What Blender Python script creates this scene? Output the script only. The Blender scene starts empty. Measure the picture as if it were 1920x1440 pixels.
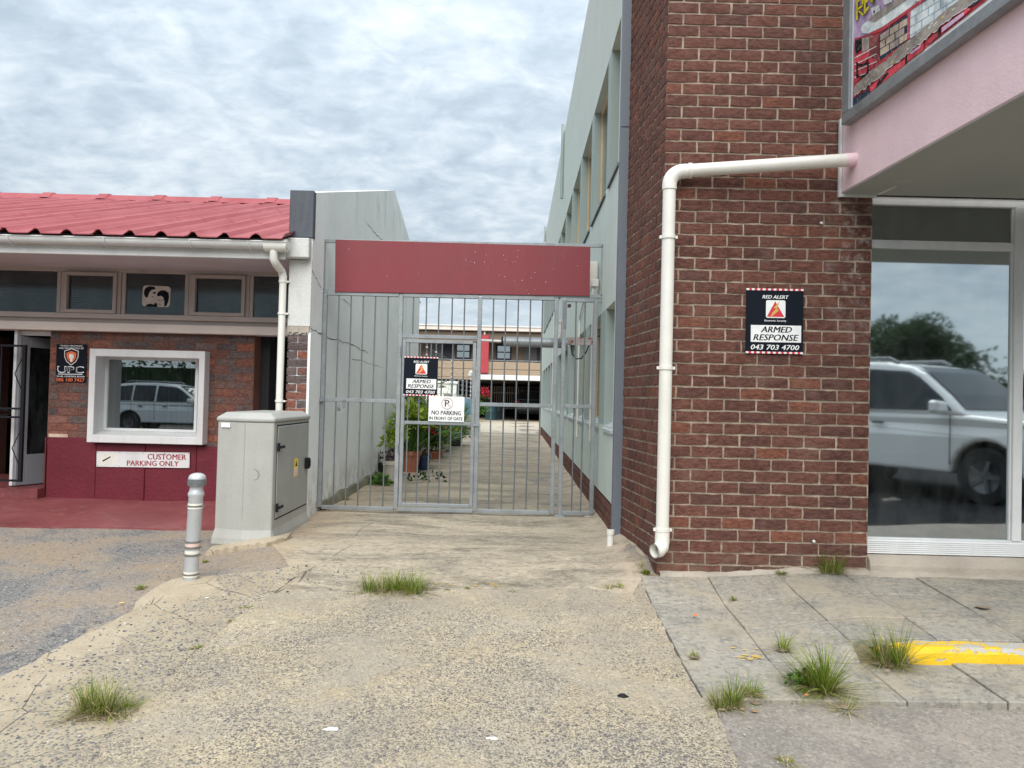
import bpy, math, random
import numpy as np
from mathutils import Vector, Matrix
from mathutils.geometry import delaunay_2d_cdt
R0 = random.Random(7)
SC = bpy.context.scene
COL = SC.collection
# ------------------------------------------------------------------ camera, sky, sun, exposure
F = 1400.0
CAM = Vector((0.0, 0.0, 1.2))
ROT = Matrix.Rotation(0.0045, 3, 'Z') @ Matrix.Rotation(-0.0245, 3, 'Y') @ Matrix.Rotation(math.radians(90) + 0.0192, 3, 'X')
cd = bpy.data.cameras.new('camera'); cam = bpy.data.objects.new('camera', cd); COL.objects.link(cam)
cam.matrix_world = Matrix.Translation(CAM) @ ROT.to_4x4()
cd.sensor_width = 36.0; cd.lens = F / 1920 * 36.0; cd.clip_start = 0.05; cd.clip_end = 2000
SC.camera = cam
SC.view_settings.view_transform = 'Standard'; SC.view_settings.look = 'None'
SC.view_settings.gamma = 1.0; SC.view_settings.use_curve_mapping = False
SC.view_settings.exposure = 1.0
SUN_EL, SUN_AZ = math.radians(47), math.radians(181)

def build_world():
    w = bpy.data.worlds.new('World'); SC.world = w; w.use_nodes = True
    nt = w.node_tree; nt.nodes.clear(); L = nt.links.new
    def N(t, **k):
        n = nt.nodes.new(t)
        for a, b in k.items(): setattr(n, a, b)
        return n
    def math_(op, a, b=None):
        n = N('ShaderNodeMath', operation=op)
        for i, s in enumerate((a, b)):
            if s is None: continue
            if isinstance(s, (int, float)): n.inputs[i].default_value = s
            else: L(s, n.inputs[i])
        return n.outputs[0]
    def mixc(f, a, b):
        n = N('ShaderNodeMix', data_type='RGBA')
        for i, s in ((0, f), (6, a), (7, b)):
            if hasattr(s, 'links'): L(s, n.inputs[i])
            elif isinstance(s, float): n.inputs[i].default_value = s
            else: n.inputs[i].default_value = (*s, 1)
        return n.outputs[2]
    out = N('ShaderNodeOutputWorld'); bg = N('ShaderNodeBackground'); bg.inputs[1].default_value = 0.1
    sky = N('ShaderNodeTexSky', sky_type='NISHITA', sun_disc=False, sun_elevation=SUN_EL, sun_rotation=SUN_AZ)
    tc = N('ShaderNodeTexCoord'); sp = N('ShaderNodeSeparateXYZ'); L(tc.outputs['Generated'], sp.inputs[0])
    z = math_('MAXIMUM', sp.outputs[2], 0.0); zz = math_('ADD', z, 0.24)
    cb = N('ShaderNodeCombineXYZ'); L(math_('DIVIDE', sp.outputs[0], zz), cb.inputs[0]); L(math_('DIVIDE', sp.outputs[1], zz), cb.inputs[1])
    def noise(scale, detail, rough, dist, sc=(1, 1, 1), rz=0.0):
        mp = N('ShaderNodeMapping'); mp.inputs['Scale'].default_value = sc; mp.inputs['Rotation'].default_value = (0, 0, rz); L(cb.outputs[0], mp.inputs[0])
        n = N('ShaderNodeTexNoise'); L(mp.outputs[0], n.inputs['Vector'])
        n.inputs['Scale'].default_value = scale; n.inputs['Detail'].default_value = detail
        n.inputs['Roughness'].default_value = rough; n.inputs['Distortion'].default_value = dist
        return n.outputs['Fac']
    big = noise(1.5, 4, 0.55, 0.4)
    rip = noise(11.0, 4, 0.52, 0.5, (0.9, 1.0, 1), 0.35)
    fine = noise(28.0, 3, 0.55, 0.3, (0.9, 1.3, 1), -.1)
    f = math_('ADD', math_('ADD', math_('MULTIPLY', big, 0.47), math_('MULTIPLY', rip, 0.40)), math_('MULTIPLY', fine, 0.13))
    rp = N('ShaderNodeValToRGB'); L(f, rp.inputs[0])
    cr = rp.color_ramp; stops = [(0.36, (2.15, 2.56, 2.96)), (0.44, (2.52, 2.95, 3.35)), (0.51, (3.0, 3.43, 3.8)), (0.58, (3.55, 3.92, 4.2)), (0.68, (4.25, 4.5, 4.7))]
    cr.elements[0].position = stops[0][0]; cr.elements[1].position = stops[-1][0]
    for p, c in stops[1:-1]: cr.elements.new(p)
    for e, (p, c) in zip(cr.elements, stops): e.position = p; e.color = (*c, 1)
    low = N('ShaderNodeMapRange'); L(z, low.inputs[0]); low.inputs[1].default_value = 0.0; low.inputs[2].default_value = 0.16; low.inputs[3].default_value = 0.9; low.inputs[4].default_value = 0.0
    cl = mixc(low.outputs[0], rp.outputs[0], (4.1, 4.75, 5.2))
    # an even overcast is brighter towards the zenith
    zen = math_('ADD', math_('MULTIPLY', math_('POWER', z, 1.3), 1.45), 0.88)
    sm = N('ShaderNodeVectorMath', operation='SCALE'); L(cl, sm.inputs[0]); L(zen, sm.inputs['Scale'])
    col = mixc(0.94, sky.outputs[0], sm.outputs[0])
    L(col, bg.inputs[0]); L(bg.outputs[0], out.inputs[0])
build_world()
sd = bpy.data.lights.new('sun', 'SUN'); sun = bpy.data.objects.new('sun', sd); COL.objects.link(sun)
sd.energy = 2.0; sd.angle = math.radians(60); sd.color = (1.0, 0.96, 0.9)
sun.location = (0, -20, 40)
# azimuth measured clockwise from +Y, as the sky's sun_rotation
sdir = Vector((math.sin(SUN_AZ) * math.cos(SUN_EL), math.cos(SUN_AZ) * math.cos(SUN_EL), math.sin(SUN_EL)))
sun.rotation_euler = sdir.to_track_quat('Z', 'Y').to_euler()

# ------------------------------------------------------------------ helpers
def ray(u, v): return (ROT @ Vector(((u - 960) / F, (720 - v) / F, -1.0))).normalized()
def at(u, v, Y): d = ray(u, v); return CAM + d * (Y / d.y)
def onx(u, v, X): d = ray(u, v); return CAM + d * (X / d.x)
def onplane(u, v, p0, n): d = ray(u, v); return CAM + d * ((p0 - CAM).dot(n) / d.dot(n))
def sst(a, b, x): t = np.clip((x - a) / (b - a), 0, 1); return t * t * (3 - 2 * t)
def hexc(h):
    h = h.lstrip('#'); o = []
    for i in (0, 2, 4):
        c = int(h[i:i + 2], 16) / 255; o.append(c / 12.92 if c < .04045 else ((c + .055) / 1.055) ** 2.4)
    return tuple(o)

def tag(o, label=None, cat=None, group=None, kind=None):
    if label: o['label'] = label
    if cat: o['category'] = cat
    if group: o['group'] = group
    if kind: o['kind'] = kind
    return o
WL = {}
def thing(name, label, cat, loc=(0, 0, 0), rz=0.0, group=None):
    o = bpy.data.objects.new(name, None); COL.objects.link(o); o.empty_display_size = .1
    o.location = loc; o.rotation_euler = (0, 0, rz); WL[o.name] = Vector(loc)
    return tag(o, label, cat, group)

class MB:
    def __init__(s): s.v = []; s.f = []; s.mi = []; s.sm = []
    def add(s, vs, fs, mi=0, smooth=False):
        b = len(s.v); s.v += [tuple(p) for p in vs]
        for f in fs: s.f.append(tuple(i + b for i in f)); s.mi.append(mi); s.sm.append(smooth)
        return s
    def box(s, x0, x1, y0, y1, z0, z1, mi=0):
        return s.add([(x0, y0, z0), (x1, y0, z0), (x1, y1, z0), (x0, y1, z0), (x0, y0, z1), (x1, y0, z1), (x1, y1, z1), (x0, y1, z1)],
                     [(0, 3, 2, 1), (4, 5, 6, 7), (0, 1, 5, 4), (1, 2, 6, 5), (2, 3, 7, 6), (3, 0, 4, 7)], mi)
    def hexa(s, p, mi=0):
        return s.add(p, [(0, 3, 2, 1), (4, 5, 6, 7), (0, 1, 5, 4), (1, 2, 6, 5), (2, 3, 7, 6), (3, 0, 4, 7)], mi)
    def bar(s, a, b, w, h=None, up=(0, 0, 1), mi=0):
        a = Vector(a); b = Vector(b); h = h or w; d = (b - a).normalized(); up = Vector(up)
        if abs(d.dot(up)) > .98: up = Vector((0, 1, 0))
        x = d.cross(up).normalized(); y = x.cross(d).normalized()
        q = []
        for p in (a, b):
            for sx, sy in ((-1, -1), (1, -1), (1, 1), (-1, 1)): q.append(p + x * (sx * w / 2) + y * (sy * h / 2))
        return s.add(q, [(0, 1, 2, 3), (7, 6, 5, 4), (0, 4, 5, 1), (1, 5, 6, 2), (2, 6, 7, 3), (3, 7, 4, 0)], mi)
    def tube(s, path, r, n=10, mi=0, caps=True, hollow=False):
        P = [Vector(p) for p in path]; rs = r if isinstance(r, (list, tuple)) else [r] * len(P)
        vs = []; fs = []; ref = None
        for i, p in enumerate(P):
            d = ((P[min(i + 1, len(P) - 1)] - p).normalized() + (p - P[max(i - 1, 0)]).normalized())
            d = d.normalized() if d.length > 1e-6 else Vector((0, 0, 1))
            if ref is None: ref = Vector((0, 0, 1)) if abs(d.z) < .9 else Vector((1, 0, 0))
            x = (ref - d * ref.dot(d)).normalized(); ref = x; y = d.cross(x)
            for k in range(n):
                a = 2 * math.pi * k / n; vs.append(p + (x * math.cos(a) + y * math.sin(a)) * rs[i])
        for i in range(len(P) - 1):
            for k in range(n):
                k2 = (k + 1) % n; fs.append((i * n + k, i * n + k2, (i + 1) * n + k2, (i + 1) * n + k))
        s.add(vs, fs, mi, True)
        if caps:
            b = len(s.v) - len(vs); m = (len(P) - 1) * n
            s.f.append(tuple(b + k for k in reversed(range(n)))); s.mi.append(mi); s.sm.append(False)
            if not hollow:
                s.f.append(tuple(b + m + k for k in range(n))); s.mi.append(mi); s.sm.append(False)
        return s
    def lathe(s, c, prof, n=16, mi=0, axis='Z', sx=1, sy=1):
        c = Vector(c); vs = []; fs = []
        for r, z in prof:
            for k in range(n):
                a = 2 * math.pi * k / n; p = (r * math.cos(a) * sx, r * math.sin(a) * sy, z)
                if axis == 'Y': p = (p[0], z, p[1])
                if axis == 'X': p = (z, p[0], p[1])
                vs.append(c + Vector(p))
        for i in range(len(prof) - 1):
            for k in range(n):
                k2 = (k + 1) % n; f = (i * n + k, i * n + k2, (i + 1) * n + k2, (i + 1) * n + k)
                fs.append(f if axis != 'Y' else f[::-1])
        return s.add(vs, fs, mi, True)
    def prism(s, poly, d, mi=0):
        """closed planar polygon of 3-D points, given thickness by vector d"""
        n = len(poly); P = [Vector(p) for p in poly]; d = Vector(d)
        return s.add(P + [p + d for p in P], [tuple(range(n)), tuple(reversed(range(n, 2 * n)))] + [(i, n + i, n + (i + 1) % n, (i + 1) % n) for i in range(n)], mi)
    def poly(s, pts, mi=0): return s.add(pts, [tuple(range(len(pts)))], mi)
    def mesh(s, name, mats, off=Vector((0, 0, 0))):
        m = bpy.data.meshes.new(name)
        v = np.array(s.v, dtype=np.float64).reshape(-1, 3) - np.array(off)
        m.from_pydata(v.tolist(), [], s.f)
        for mt in (mats if isinstance(mats, (list, tuple)) else [mats]): m.materials.append(mt)
        if any(s.mi): m.polygons.foreach_set('material_index', s.mi)
        m.polygons.foreach_set('use_smooth', s.sm)
        m.update()
        if any(s.sm): m.set_sharp_from_angle(angle=math.radians(42))
        return m
    def build(s, name, mats, parent=None, bevel=0, local=False, kind=None, seg=1):
        off = Vector((0, 0, 0))
        if parent is not None and not local:
            q = parent
            while q.parent: q = q.parent
            off = WL.get(q.name, Vector((0, 0, 0)))
        o = bpy.data.objects.new(name, s.mesh(name, mats, off)); COL.objects.link(o)
        if parent is not None: o.parent = parent
        if bevel:
            b = o.modifiers.new('bevel', 'BEVEL'); b.width = bevel; b.segments = seg; b.limit_method = 'ANGLE'; b.angle_limit = .6
        if kind: o['kind'] = kind
        return o

# ------------------------------------------------------------------ materials
class T:
    def __init__(s, name, rough=.7, metal=0.0, spec=.5):
        s.m = bpy.data.materials.new(name); s.m.use_nodes = True; s.nt = s.m.node_tree
        s.b = s.nt.nodes['Principled BSDF']; s.b.inputs['Roughness'].default_value = rough
        s.b.inputs['Metallic'].default_value = metal; s.b.inputs['Specular IOR Level'].default_value = spec
        s._p = None
    def N(s, t, **k):
        n = s.nt.nodes.new(t)
        for a, b in k.items(): setattr(n, a, b)
        return n
    def put(s, sock, val):
        if hasattr(val, 'is_linked'): s.nt.links.new(val, sock)
        elif isinstance(val, tuple) and len(val) == 3 and sock.type == 'RGBA': sock.default_value = (*val, 1)
        else: sock.default_value = val
    def pos(s, sc=(1, 1, 1), rot=(0, 0, 0)):
        if s._p is None: s._p = s.N('ShaderNodeNewGeometry').outputs['Position']
        mp = s.N('ShaderNodeMapping'); mp.inputs['Scale'].default_value = sc; mp.inputs['Rotation'].default_value = rot
        s.nt.links.new(s._p, mp.inputs[0]); return mp.outputs[0]
    def noise(s, scale, detail=4, rough=.55, dist=0.0, sc=(1, 1, 1), rot=(0, 0, 0)):
        n = s.N('ShaderNodeTexNoise'); s.nt.links.new(s.pos(sc, rot), n.inputs['Vector'])
        for k, v in (('Scale', scale), ('Detail', detail), ('Roughness', rough), ('Distortion', dist)): n.inputs[k].default_value = v
        return n.outputs['Fac']
    def vor(s, scale, feature='F1', out='Distance', sc=(1, 1, 1), rnd=1.0, warp=0):
        n = s.N('ShaderNodeTexVoronoi', feature=feature); p = s.pos(sc)
        if warp:
            nn = s.N('ShaderNodeTexNoise'); s.nt.links.new(p, nn.inputs['Vector']); nn.inputs['Scale'].default_value = scale * .8
            a = s.N('ShaderNodeVectorMath', operation='MULTIPLY_ADD'); s.nt.links.new(nn.outputs['Color'], a.inputs[0])
            a.inputs[1].default_value = (warp,) * 3; s.nt.links.new(p, a.inputs[2]); p = a.outputs[0]
        s.nt.links.new(p, n.inputs['Vector']); n.inputs['Scale'].default_value = scale; n.inputs['Randomness'].default_value = rnd
        return n.outputs[out]
    def ramp(s, fac, stops, interp='LINEAR'):
        r = s.N('ShaderNodeValToRGB'); s.put(r.inputs[0], fac); cr = r.color_ramp; cr.interpolation = interp
        stops = [(p, (c, c, c) if isinstance(c, (int, float)) else c) for p, c in stops]
        while len(cr.elements) < len(stops): cr.elements.new(.5)
        for e, (p, c) in zip(cr.elements, stops): e.position = p; e.color = (*c, 1)
        return r.outputs[0]
    def mix(s, f, a, b, blend='MIX'):
        n = s.N('ShaderNodeMix', data_type='RGBA', blend_type=blend)
        s.put(n.inputs[0], f); s.put(n.inputs[6], a); s.put(n.inputs[7], b); return n.outputs[2]
    def m_(s, op, a, b=0.0, clamp=False):
        n = s.N('ShaderNodeMath', operation=op, use_clamp=clamp); s.put(n.inputs[0], a); s.put(n.inputs[1], b); return n.outputs[0]
    def rng(s, x, a, b, c=0.0, d=1.0):
        n = s.N('ShaderNodeMapRange'); s.put(n.inputs[0], x)
        for i, q in enumerate((a, b, c, d)): n.inputs[i + 1].default_value = q
        return n.outputs[0]
    def xyz(s):
        if s._p is None: s.pos()
        n = s.N('ShaderNodeSeparateXYZ'); s.nt.links.new(s._p, n.inputs[0]); return n.outputs
    def bump(s, h, strength=.5, dist=.01, normal=None):
        n = s.N('ShaderNodeBump'); s.put(n.inputs['Height'], h); n.inputs['Strength'].default_value = strength; n.inputs['Distance'].default_value = dist
        if normal is not None: s.nt.links.new(normal, n.inputs['Normal'])
        s.nt.links.new(n.outputs[0], s.b.inputs['Normal']); return n.outputs[0]
    def col(s, c): s.put(s.b.inputs['Base Color'], c); return s
    def rough(s, c): s.put(s.b.inputs['Roughness'], c); return s
def scl(c, k): return tuple(min(1, x * k) for x in c)
def paint(name, c, rough=.6, var=.14, streak=.0, fine=.006, dirt=None, spots=0, metal=0.0, bscale=60):
    t = T(name, rough, metal)
    n = t.noise(2.3, 6, .62)
    base = t.mix(t.rng(n, .3, .7), scl(c, 1 - var), scl(c, 1 + var * .6))
    if streak:
        st = t.noise(4.5, 7, .68, .5, (1, 1, .13))
        base = t.mix(t.m_('MULTIPLY', t.rng(st, .48, .74), streak), base, dirt or scl(c, .45))
    if spots:
        sp = t.noise(38, 3, .7)
        base = t.mix(t.m_('MULTIPLY', t.rng(sp, .64, .70), spots), base, dirt or scl(c, .4))
    t.col(base); t.bump(t.noise(bscale, 4, .6), .5, fine)
    t.rough(t.rng(n, .3, .7, rough - .08, rough + .08)); return t.m
def plain(name, c, rough=.6, metal=0.0): t = T(name, rough, metal); t.col(t.mix(t.rng(t.noise(14, 4), .3, .7), scl(c, .9), scl(c, 1.08))); return t.m
def galv(name, c=(.30, .325, .34)):
    t = T(name, .48, .35)
    vs_ = t.N('ShaderNodeSeparateColor'); t.nt.links.new(t.vor(55, out='Color'), vs_.inputs[0]); v = t.ramp(vs_.outputs[0], [(0, .55), (1, 1.0)]); n = t.noise(6, 5, .65)
    g = t.mix(.25, t.mix(t.rng(n, .3, .7), scl(c, .72), scl(c, 1.15)), t.mix(1.0, c, v, 'MULTIPLY'))
    ru = t.rng(t.noise(11, 5, .7), .66, .74); g = t.mix(t.m_('MULTIPLY', ru, .55), g, (.2, .11, .06))
    t.col(g); t.bump(t.noise(90, 3), .3, .003); return t.m
def brickmat(name, stops, perobj, grit=140, bstr=1.0, pale=.0):
    t = T(name, .9, 0, .3)
    r = t.N('ShaderNodeObjectInfo').outputs['Random'] if perobj else t.N('ShaderNodeNewGeometry').outputs['Random Per Island']
    base = t.ramp(r, stops)
    n = t.noise(55, 5, .7, .3, (.5, .5, 1.2)); base = t.mix(t.rng(n, .34, .64), t.mix(1.0, base, (.52, .48, .48), 'MULTIPLY'), t.mix(1.0, base, (1.22, 1.18, 1.15), 'MULTIPLY'))
    sp = t.noise(210, 2, .6); base = t.mix(t.rng(sp, .66, .72, 0, .35), base, (.04, .025, .025))
    if pale:
        x, y, z = t.xyz()
        a = t.m_('MULTIPLY', t.rng(x, 2.15, 2.45), t.m_('MULTIPLY', t.rng(z, 1.5, 2.3), t.rng(z, 2.95, 2.6)))
        a = t.m_('MULTIPLY', a, t.rng(t.noise(14, 6, .75), .5, .68)); base = t.mix(t.m_('MULTIPLY', a, .95), base, (.44, .40, .38))
        lo = t.m_('MULTIPLY', t.rng(z, .16, -.02), t.rng(t.noise(9, 5, .7), .35, .6)); base = t.mix(t.m_('MULTIPLY', lo, .7), base, (.17, .12, .085))
        d = t.rng(t.noise(60, 3, .8), .70, .76, 0, .6); base = t.mix(d, base, (.3, .25, .22))
    gm = t.noise(1.7, 7, .7, .4); base = t.mix(t.rng(gm, .50, .66, 0, .6), base, t.mix(1.0, base, (.55, .53, .53), 'MULTIPLY')); base = t.mix(t.rng(t.noise(2.6, 6, .7), .55, .70, 0, .35), base, (.24, .17, .135))
    t.col(base); h = t.mix(.55, t.noise(34, 6, .72, .4, (.55, .55, 1.4)), t.noise(grit, 3, .65)); t.bump(h, bstr, .016); return t.m
MT = {}
def glass_mat(name, tint, refl, dirt=0.0, rough=.015):
    m = bpy.data.materials.new(name); m.use_nodes = True; nt = m.node_tree; nt.nodes.clear(); L = nt.links.new
    out = nt.nodes.new('ShaderNodeOutputMaterial'); tr = nt.nodes.new('ShaderNodeBsdfTransparent'); tr.inputs[0].default_value = (*tint, 1)
    gl = nt.nodes.new('ShaderNodeBsdfGlossy'); gl.inputs['Roughness'].default_value = rough; gl.inputs[0].default_value = (.86, .93, .94, 1)
    fr = nt.nodes.new('ShaderNodeFresnel'); fr.inputs[0].default_value = 1.5
    ad = nt.nodes.new('ShaderNodeMath'); ad.operation = 'MULTIPLY_ADD'; ad.use_clamp = True; L(fr.outputs[0], ad.inputs[0]); ad.inputs[1].default_value = 1 - refl; ad.inputs[2].default_value = refl
    mx = nt.nodes.new('ShaderNodeMixShader'); L(ad.outputs[0], mx.inputs[0]); L(tr.outputs[0], mx.inputs[1]); L(gl.outputs[0], mx.inputs[2])
    res = mx.outputs[0]
    if dirt:
        g = nt.nodes.new('ShaderNodeNewGeometry'); mp = nt.nodes.new('ShaderNodeMapping'); mp.inputs['Scale'].default_value = (1, 1, .35); L(g.outputs['Position'], mp.inputs[0])
        n = nt.nodes.new('ShaderNodeTexNoise'); n.inputs['Scale'].default_value = 7; n.inputs['Detail'].default_value = 8; n.inputs['Roughness'].default_value = .72; L(mp.outputs[0], n.inputs['Vector'])
        rg = nt.nodes.new('ShaderNodeMapRange'); rg.inputs[1].default_value = .40; rg.inputs[2].default_value = .70; rg.inputs[3].default_value = .001; rg.inputs[4].default_value = dirt; L(n.outputs[0], rg.inputs[0])
        df = nt.nodes.new('ShaderNodeBsdfDiffuse'); df.inputs[0].default_value = (.42, .45, .44, 1)
        m2 = nt.nodes.new('ShaderNodeMixShader'); L(rg.outputs[0], m2.inputs[0]); L(res, m2.inputs[1]); L(df.outputs[0], m2.inputs[2]); res = m2.outputs[0]
    L(res, out.inputs[0]); return m
MT['galv'] = galv('galvanised_steel'); MT['galv_dark'] = galv('weathered_steel', (.19, .205, .22))
MT['white'] = paint('white_paint', (.68, .69, .69), .55, .09, .35, .005, (.40, .40, .38), .2)
MT['pvc'] = paint('white_plastic', (.74, .73, .68), .42, .09, .28, .001, (.50, .45, .34), .25)
MT['stained'] = paint('stained_white_plaster', (.60, .605, .59), .8, .12, .6, .01, (.30, .29, .25), .4)
MT['black'] = T('black_paint', .6, 0, .25).col((.008, .009, .012)).m
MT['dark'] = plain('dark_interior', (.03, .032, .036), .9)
MT['pale_green'] = paint('pale_green_plaster', (.51, .575, .53), .75, .08, .12, .006, (.30, .34, .31))
MT['green_fin'] = paint('grey_green_plaster', (.30, .365, .345), .75, .07, .1, .004)
MT['party'] = paint('pale_grey_plaster', (.82, .84, .83), .8, .08, .20, .010, (.38, .40, .395), .4)
def m_party():
    t = T('streaked_grey_plaster', .85, 0, .3); x, y, z = t.xyz(); c = t.mix(t.rng(t.noise(1.6, 6, .65), .32, .68), (.74, .765, .76), (.84, .86, .855))
    s = t.rng(t.noise(3.4, 8, .74, .5, (1, 1, .22)), .52, .66); s = t.m_('MULTIPLY', s, t.rng(t.noise(1.1, 3, .5), .46, .60)); s = t.m_('MULTIPLY', s, t.rng(z, 2.5, 4.3, .12, .8)); c = t.mix(s, c, (.27, .285, .285))
    c = t.mix(t.rng(t.noise(9, 6, .75), .60, .70, 0, .4), c, (.45, .46, .44)); lo = t.m_('MULTIPLY', t.rng(z, .5, .05), t.rng(t.noise(5, 5, .7), .42, .6)); c = t.mix(t.m_('MULTIPLY', lo, .7), c, (.33, .29, .21))
    t.col(c); t.bump(t.noise(45, 5, .65), .5, .008); return t.m
MT['party_wall'] = m_party()
MT['leaf_brown'] = plain('dry_leaf_brown', (.30, .20, .10), .8)
MT['party_dark'] = paint('dark_grey_paint', (.075, .085, .105), .75, .3, .5, .006, (.16, .17, .18))
MT['flash'] = paint('blue_grey_flashing', (.135, .155, .185), .55, .12, .1, .003)
MT['pink'] = paint('pink_plaster', (.84, .63, .67), .75, .09, .22, .006, (.52, .42, .43), .12)
MT['soffit'] = paint('grey_soffit_paint', (.36, .375, .355), .75, .06, 0, .003)
MT['red_board'] = paint('faded_red_board', (.20, .029, .038), .6, .10, .12, .002, (.30, .09, .09), .35)
MT['maroon'] = paint('maroon_wall_paint', (.135, .008, .020), .55, .2, .1, .010, (.16, .03, .04), 0, 0, 25)
MT['mauve'] = paint('mauve_timber_paint', (.46, .40, .375), .6, .1, .15, .003)
MT['cream'] = paint('cream_beam_paint', (.74, .66, .60), .65, .1, .1, .004, (.36, .30, .28))
MT['soffit_mauve'] = paint('mauve_board_soffit', (.56, .51, .535), .8, .07)
MT['timber'] = paint('pale_timber', (.60, .44, .26), .6, .15)
def m_mortar():
    t = T('mortar', .95, 0, .25); c = t.mix(t.rng(t.noise(7, 6, .75), .38, .62), (.25, .195, .15), (.47, .385, .30)); c = t.mix(t.rng(t.noise(2.2, 5, .65), .5, .7, 0, .6), c, (.22, .17, .135)); t.col(c); t.bump(t.noise(70, 5, .75), .8, .012); return t.m
MT['mortar'] = m_mortar()
MT['mortar_red'] = paint('red_mortar', (.20, .085, .06), .95, .25, .1, .008)
MT['cement'] = paint('rough_cement', (.42, .37, .31), .95, .25, .2, .02, (.2, .17, .14), .4)
MT['cab'] = paint('cabinet_grey', (.385, .385, .36), .5, .09, .3, .004, (.22, .21, .19), .35)
MT['cab_door'] = paint('cabinet_door_grey', (.33, .335, .32), .5, .14, .4, .003, (.22, .22, .21))
MT['bollard'] = paint('silver_bollard_paint', (.50, .52, .54), .42, .12, .45, .003, (.25, .26, .27), .3, .25)
MT['tape_w'] = plain('white_tape', (.70, .69, .62), .6); MT['band'] = plain('steel_band', (.25, .24, .22), .45, .6)
MT['ink'] = T('ink_black', .65, 0, .15).col((.005, .008, .015)).m; MT['paper'] = plain('sign_white', (.80, .81, .81), .4)
MT['sred'] = plain('sign_red', (.62, .03, .045), .4); MT['sgold'] = plain('sign_gold', (.62, .42, .10), .4)
MT['sorange'] = plain('sign_orange', (.75, .16, .04), .45); MT['sgrey'] = plain('sign_grey', (.45, .46, .47), .45); MT['smar'] = plain('sign_maroon', (.30, .012, .03), .45)
MT['yellow'] = plain('sign_yellow', (.85, .60, .02), .45)
def m_rust():
    t = T('rusty_plate', .8); c = t.mix(t.rng(t.noise(16, 5, .7), .50, .60), (.40, .37, .35), (.20, .055, .02)); c = t.mix(t.rng(t.noise(30, 4, .7), .6, .66), c, (.10, .03, .015)); t.col(c); return t.m
MT['rust'] = m_rust()
# ------------------------------------------------------------------ ground
_dY = [-30, 0, 2, 3.58, 4.05, 4.5, 4.95, 5.4, 5.85, 60]; _dZ = [-.37, -.355, -.31, -.222, -.205, -.17, -.145, -.055, -.005, 0]
_lY = [-30, 0, 3.3, 5, 6, 7, 8.3, 60]; _lZ = [-.37, -.355, -.27, -.145, -.125, -.095, -.04, 0]
def zg(x, y):
    x = np.asarray(x, float); y = np.asarray(y, float)
    a = np.interp(y, _dY, _dZ); b = np.interp(y, _lY, _lZ); t = sst(-2.75, -1.75, x)
    z = b * (1 - t) + a * t
    z = z + .006 * np.sin(x * 2.1 + 1) * np.sin(y * 1.7) + .004 * np.sin(x * 5.3 + y * 3.1)
    z = z + .065 * np.clip(x - 2.6, 0, 5.5) * sst(3.3, 1.8, y)                                          # the street rises to the right
    f = np.clip(1 - (.93 - x) / .3, 0, 1) * np.clip((y - 5.3) / .3, 0, 1) * (x < 1.2) * (y < 24)      # cement fillet at the foot of the right wall
    z = z + .07 * f * f
    m = np.exp(-(((x + 2.22) / .42) ** 2 + ((y - 5.08) / .22) ** 2)); z = z + .03 * m                 # footing mound of the bollard
    return z
def gz(x, y): return float(zg(x, y))
def ong(u, v, off=0.0):
    d = ray(u, v); t = 1.0
    for _ in range(40):
        p = CAM + d * t; e = p.z - gz(p.x, p.y)
        t += e / max(.05, -d.z) * .8
    p = CAM + d * t; return Vector((p.x, p.y, gz(p.x, p.y) + off))
def region(name, poly, step, off, mat, jag=.012, skirt=.02, seed=1, zf=None):
    rr = random.Random(seed); P = []
    n = len(poly)
    for i in range(n):
        a = Vector(poly[i][:2]); b = Vector(poly[(i + 1) % n][:2]); L = (b - a).length; k = max(1, int(L / step))
        nrm = Vector((-(b - a).y, (b - a).x)).normalized() if L > 0 else Vector((0, 0))
        for j in range(k):
            q = a.lerp(b, j / k)
            if jag: q = q + nrm * rr.uniform(-jag, jag)
            P.append(q)
    A = np.array([(p.x, p.y) for p in P]); x0, y0 = A.min(0); x1, y1 = A.max(0)
    gx, gy = np.meshgrid(np.arange(x0, x1, step), np.arange(y0, y1, step)); g = np.stack([gx.ravel(), gy.ravel()], 1)
    g += np.random.RandomState(seed).uniform(-.2, .2, g.shape) * step
    ins = np.zeros(len(g), bool); far = np.full(len(g), 1e9)
    for i in range(len(A)):
        a, b = A[i], A[(i + 1) % len(A)]
        c = ((a[1] > g[:, 1]) != (b[1] > g[:, 1])); den = (b[1] - a[1]) if b[1] != a[1] else 1e-9
        ins ^= c & (g[:, 0] < (b[0] - a[0]) * (g[:, 1] - a[1]) / den + a[0])
        far = np.minimum(far, np.hypot(g[:, 0] - a[0], g[:, 1] - a[1]))
    g = g[ins & (far > step * .55)]
    V = [Vector(p) for p in A] + [Vector(p) for p in g]
    vs, es, fs, *_ = delaunay_2d_cdt(V, [], [list(range(len(A)))], 1, 1e-5)
    xy = np.array([(p.x, p.y) for p in vs]); z = (zf or zg)(xy[:, 0], xy[:, 1]) + off
    mb = MB(); mb.add([(p[0], p[1], q) for p, q in zip(xy, z)], [tuple(f) for f in fs], 0, True)
    if skirt:
        cnt = {}
        for f in fs:
            for i in range(len(f)):
                e = (f[i], f[(i + 1) % len(f)]); cnt[e] = 1
        b = len(mb.v); mp = {}
        for (i, j) in list(cnt):
            if (j, i) in cnt: continue
            for k in (i, j):
                if k not in mp: mp[k] = len(mb.v); mb.v.append((xy[k][0], xy[k][1], z[k] - skirt))
            mb.f.append((j, i, mp[i], mp[j])); mb.mi.append(0); mb.sm.append(False)
    o = mb.build(name, mat); o['kind'] = 'structure'; return o

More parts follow.
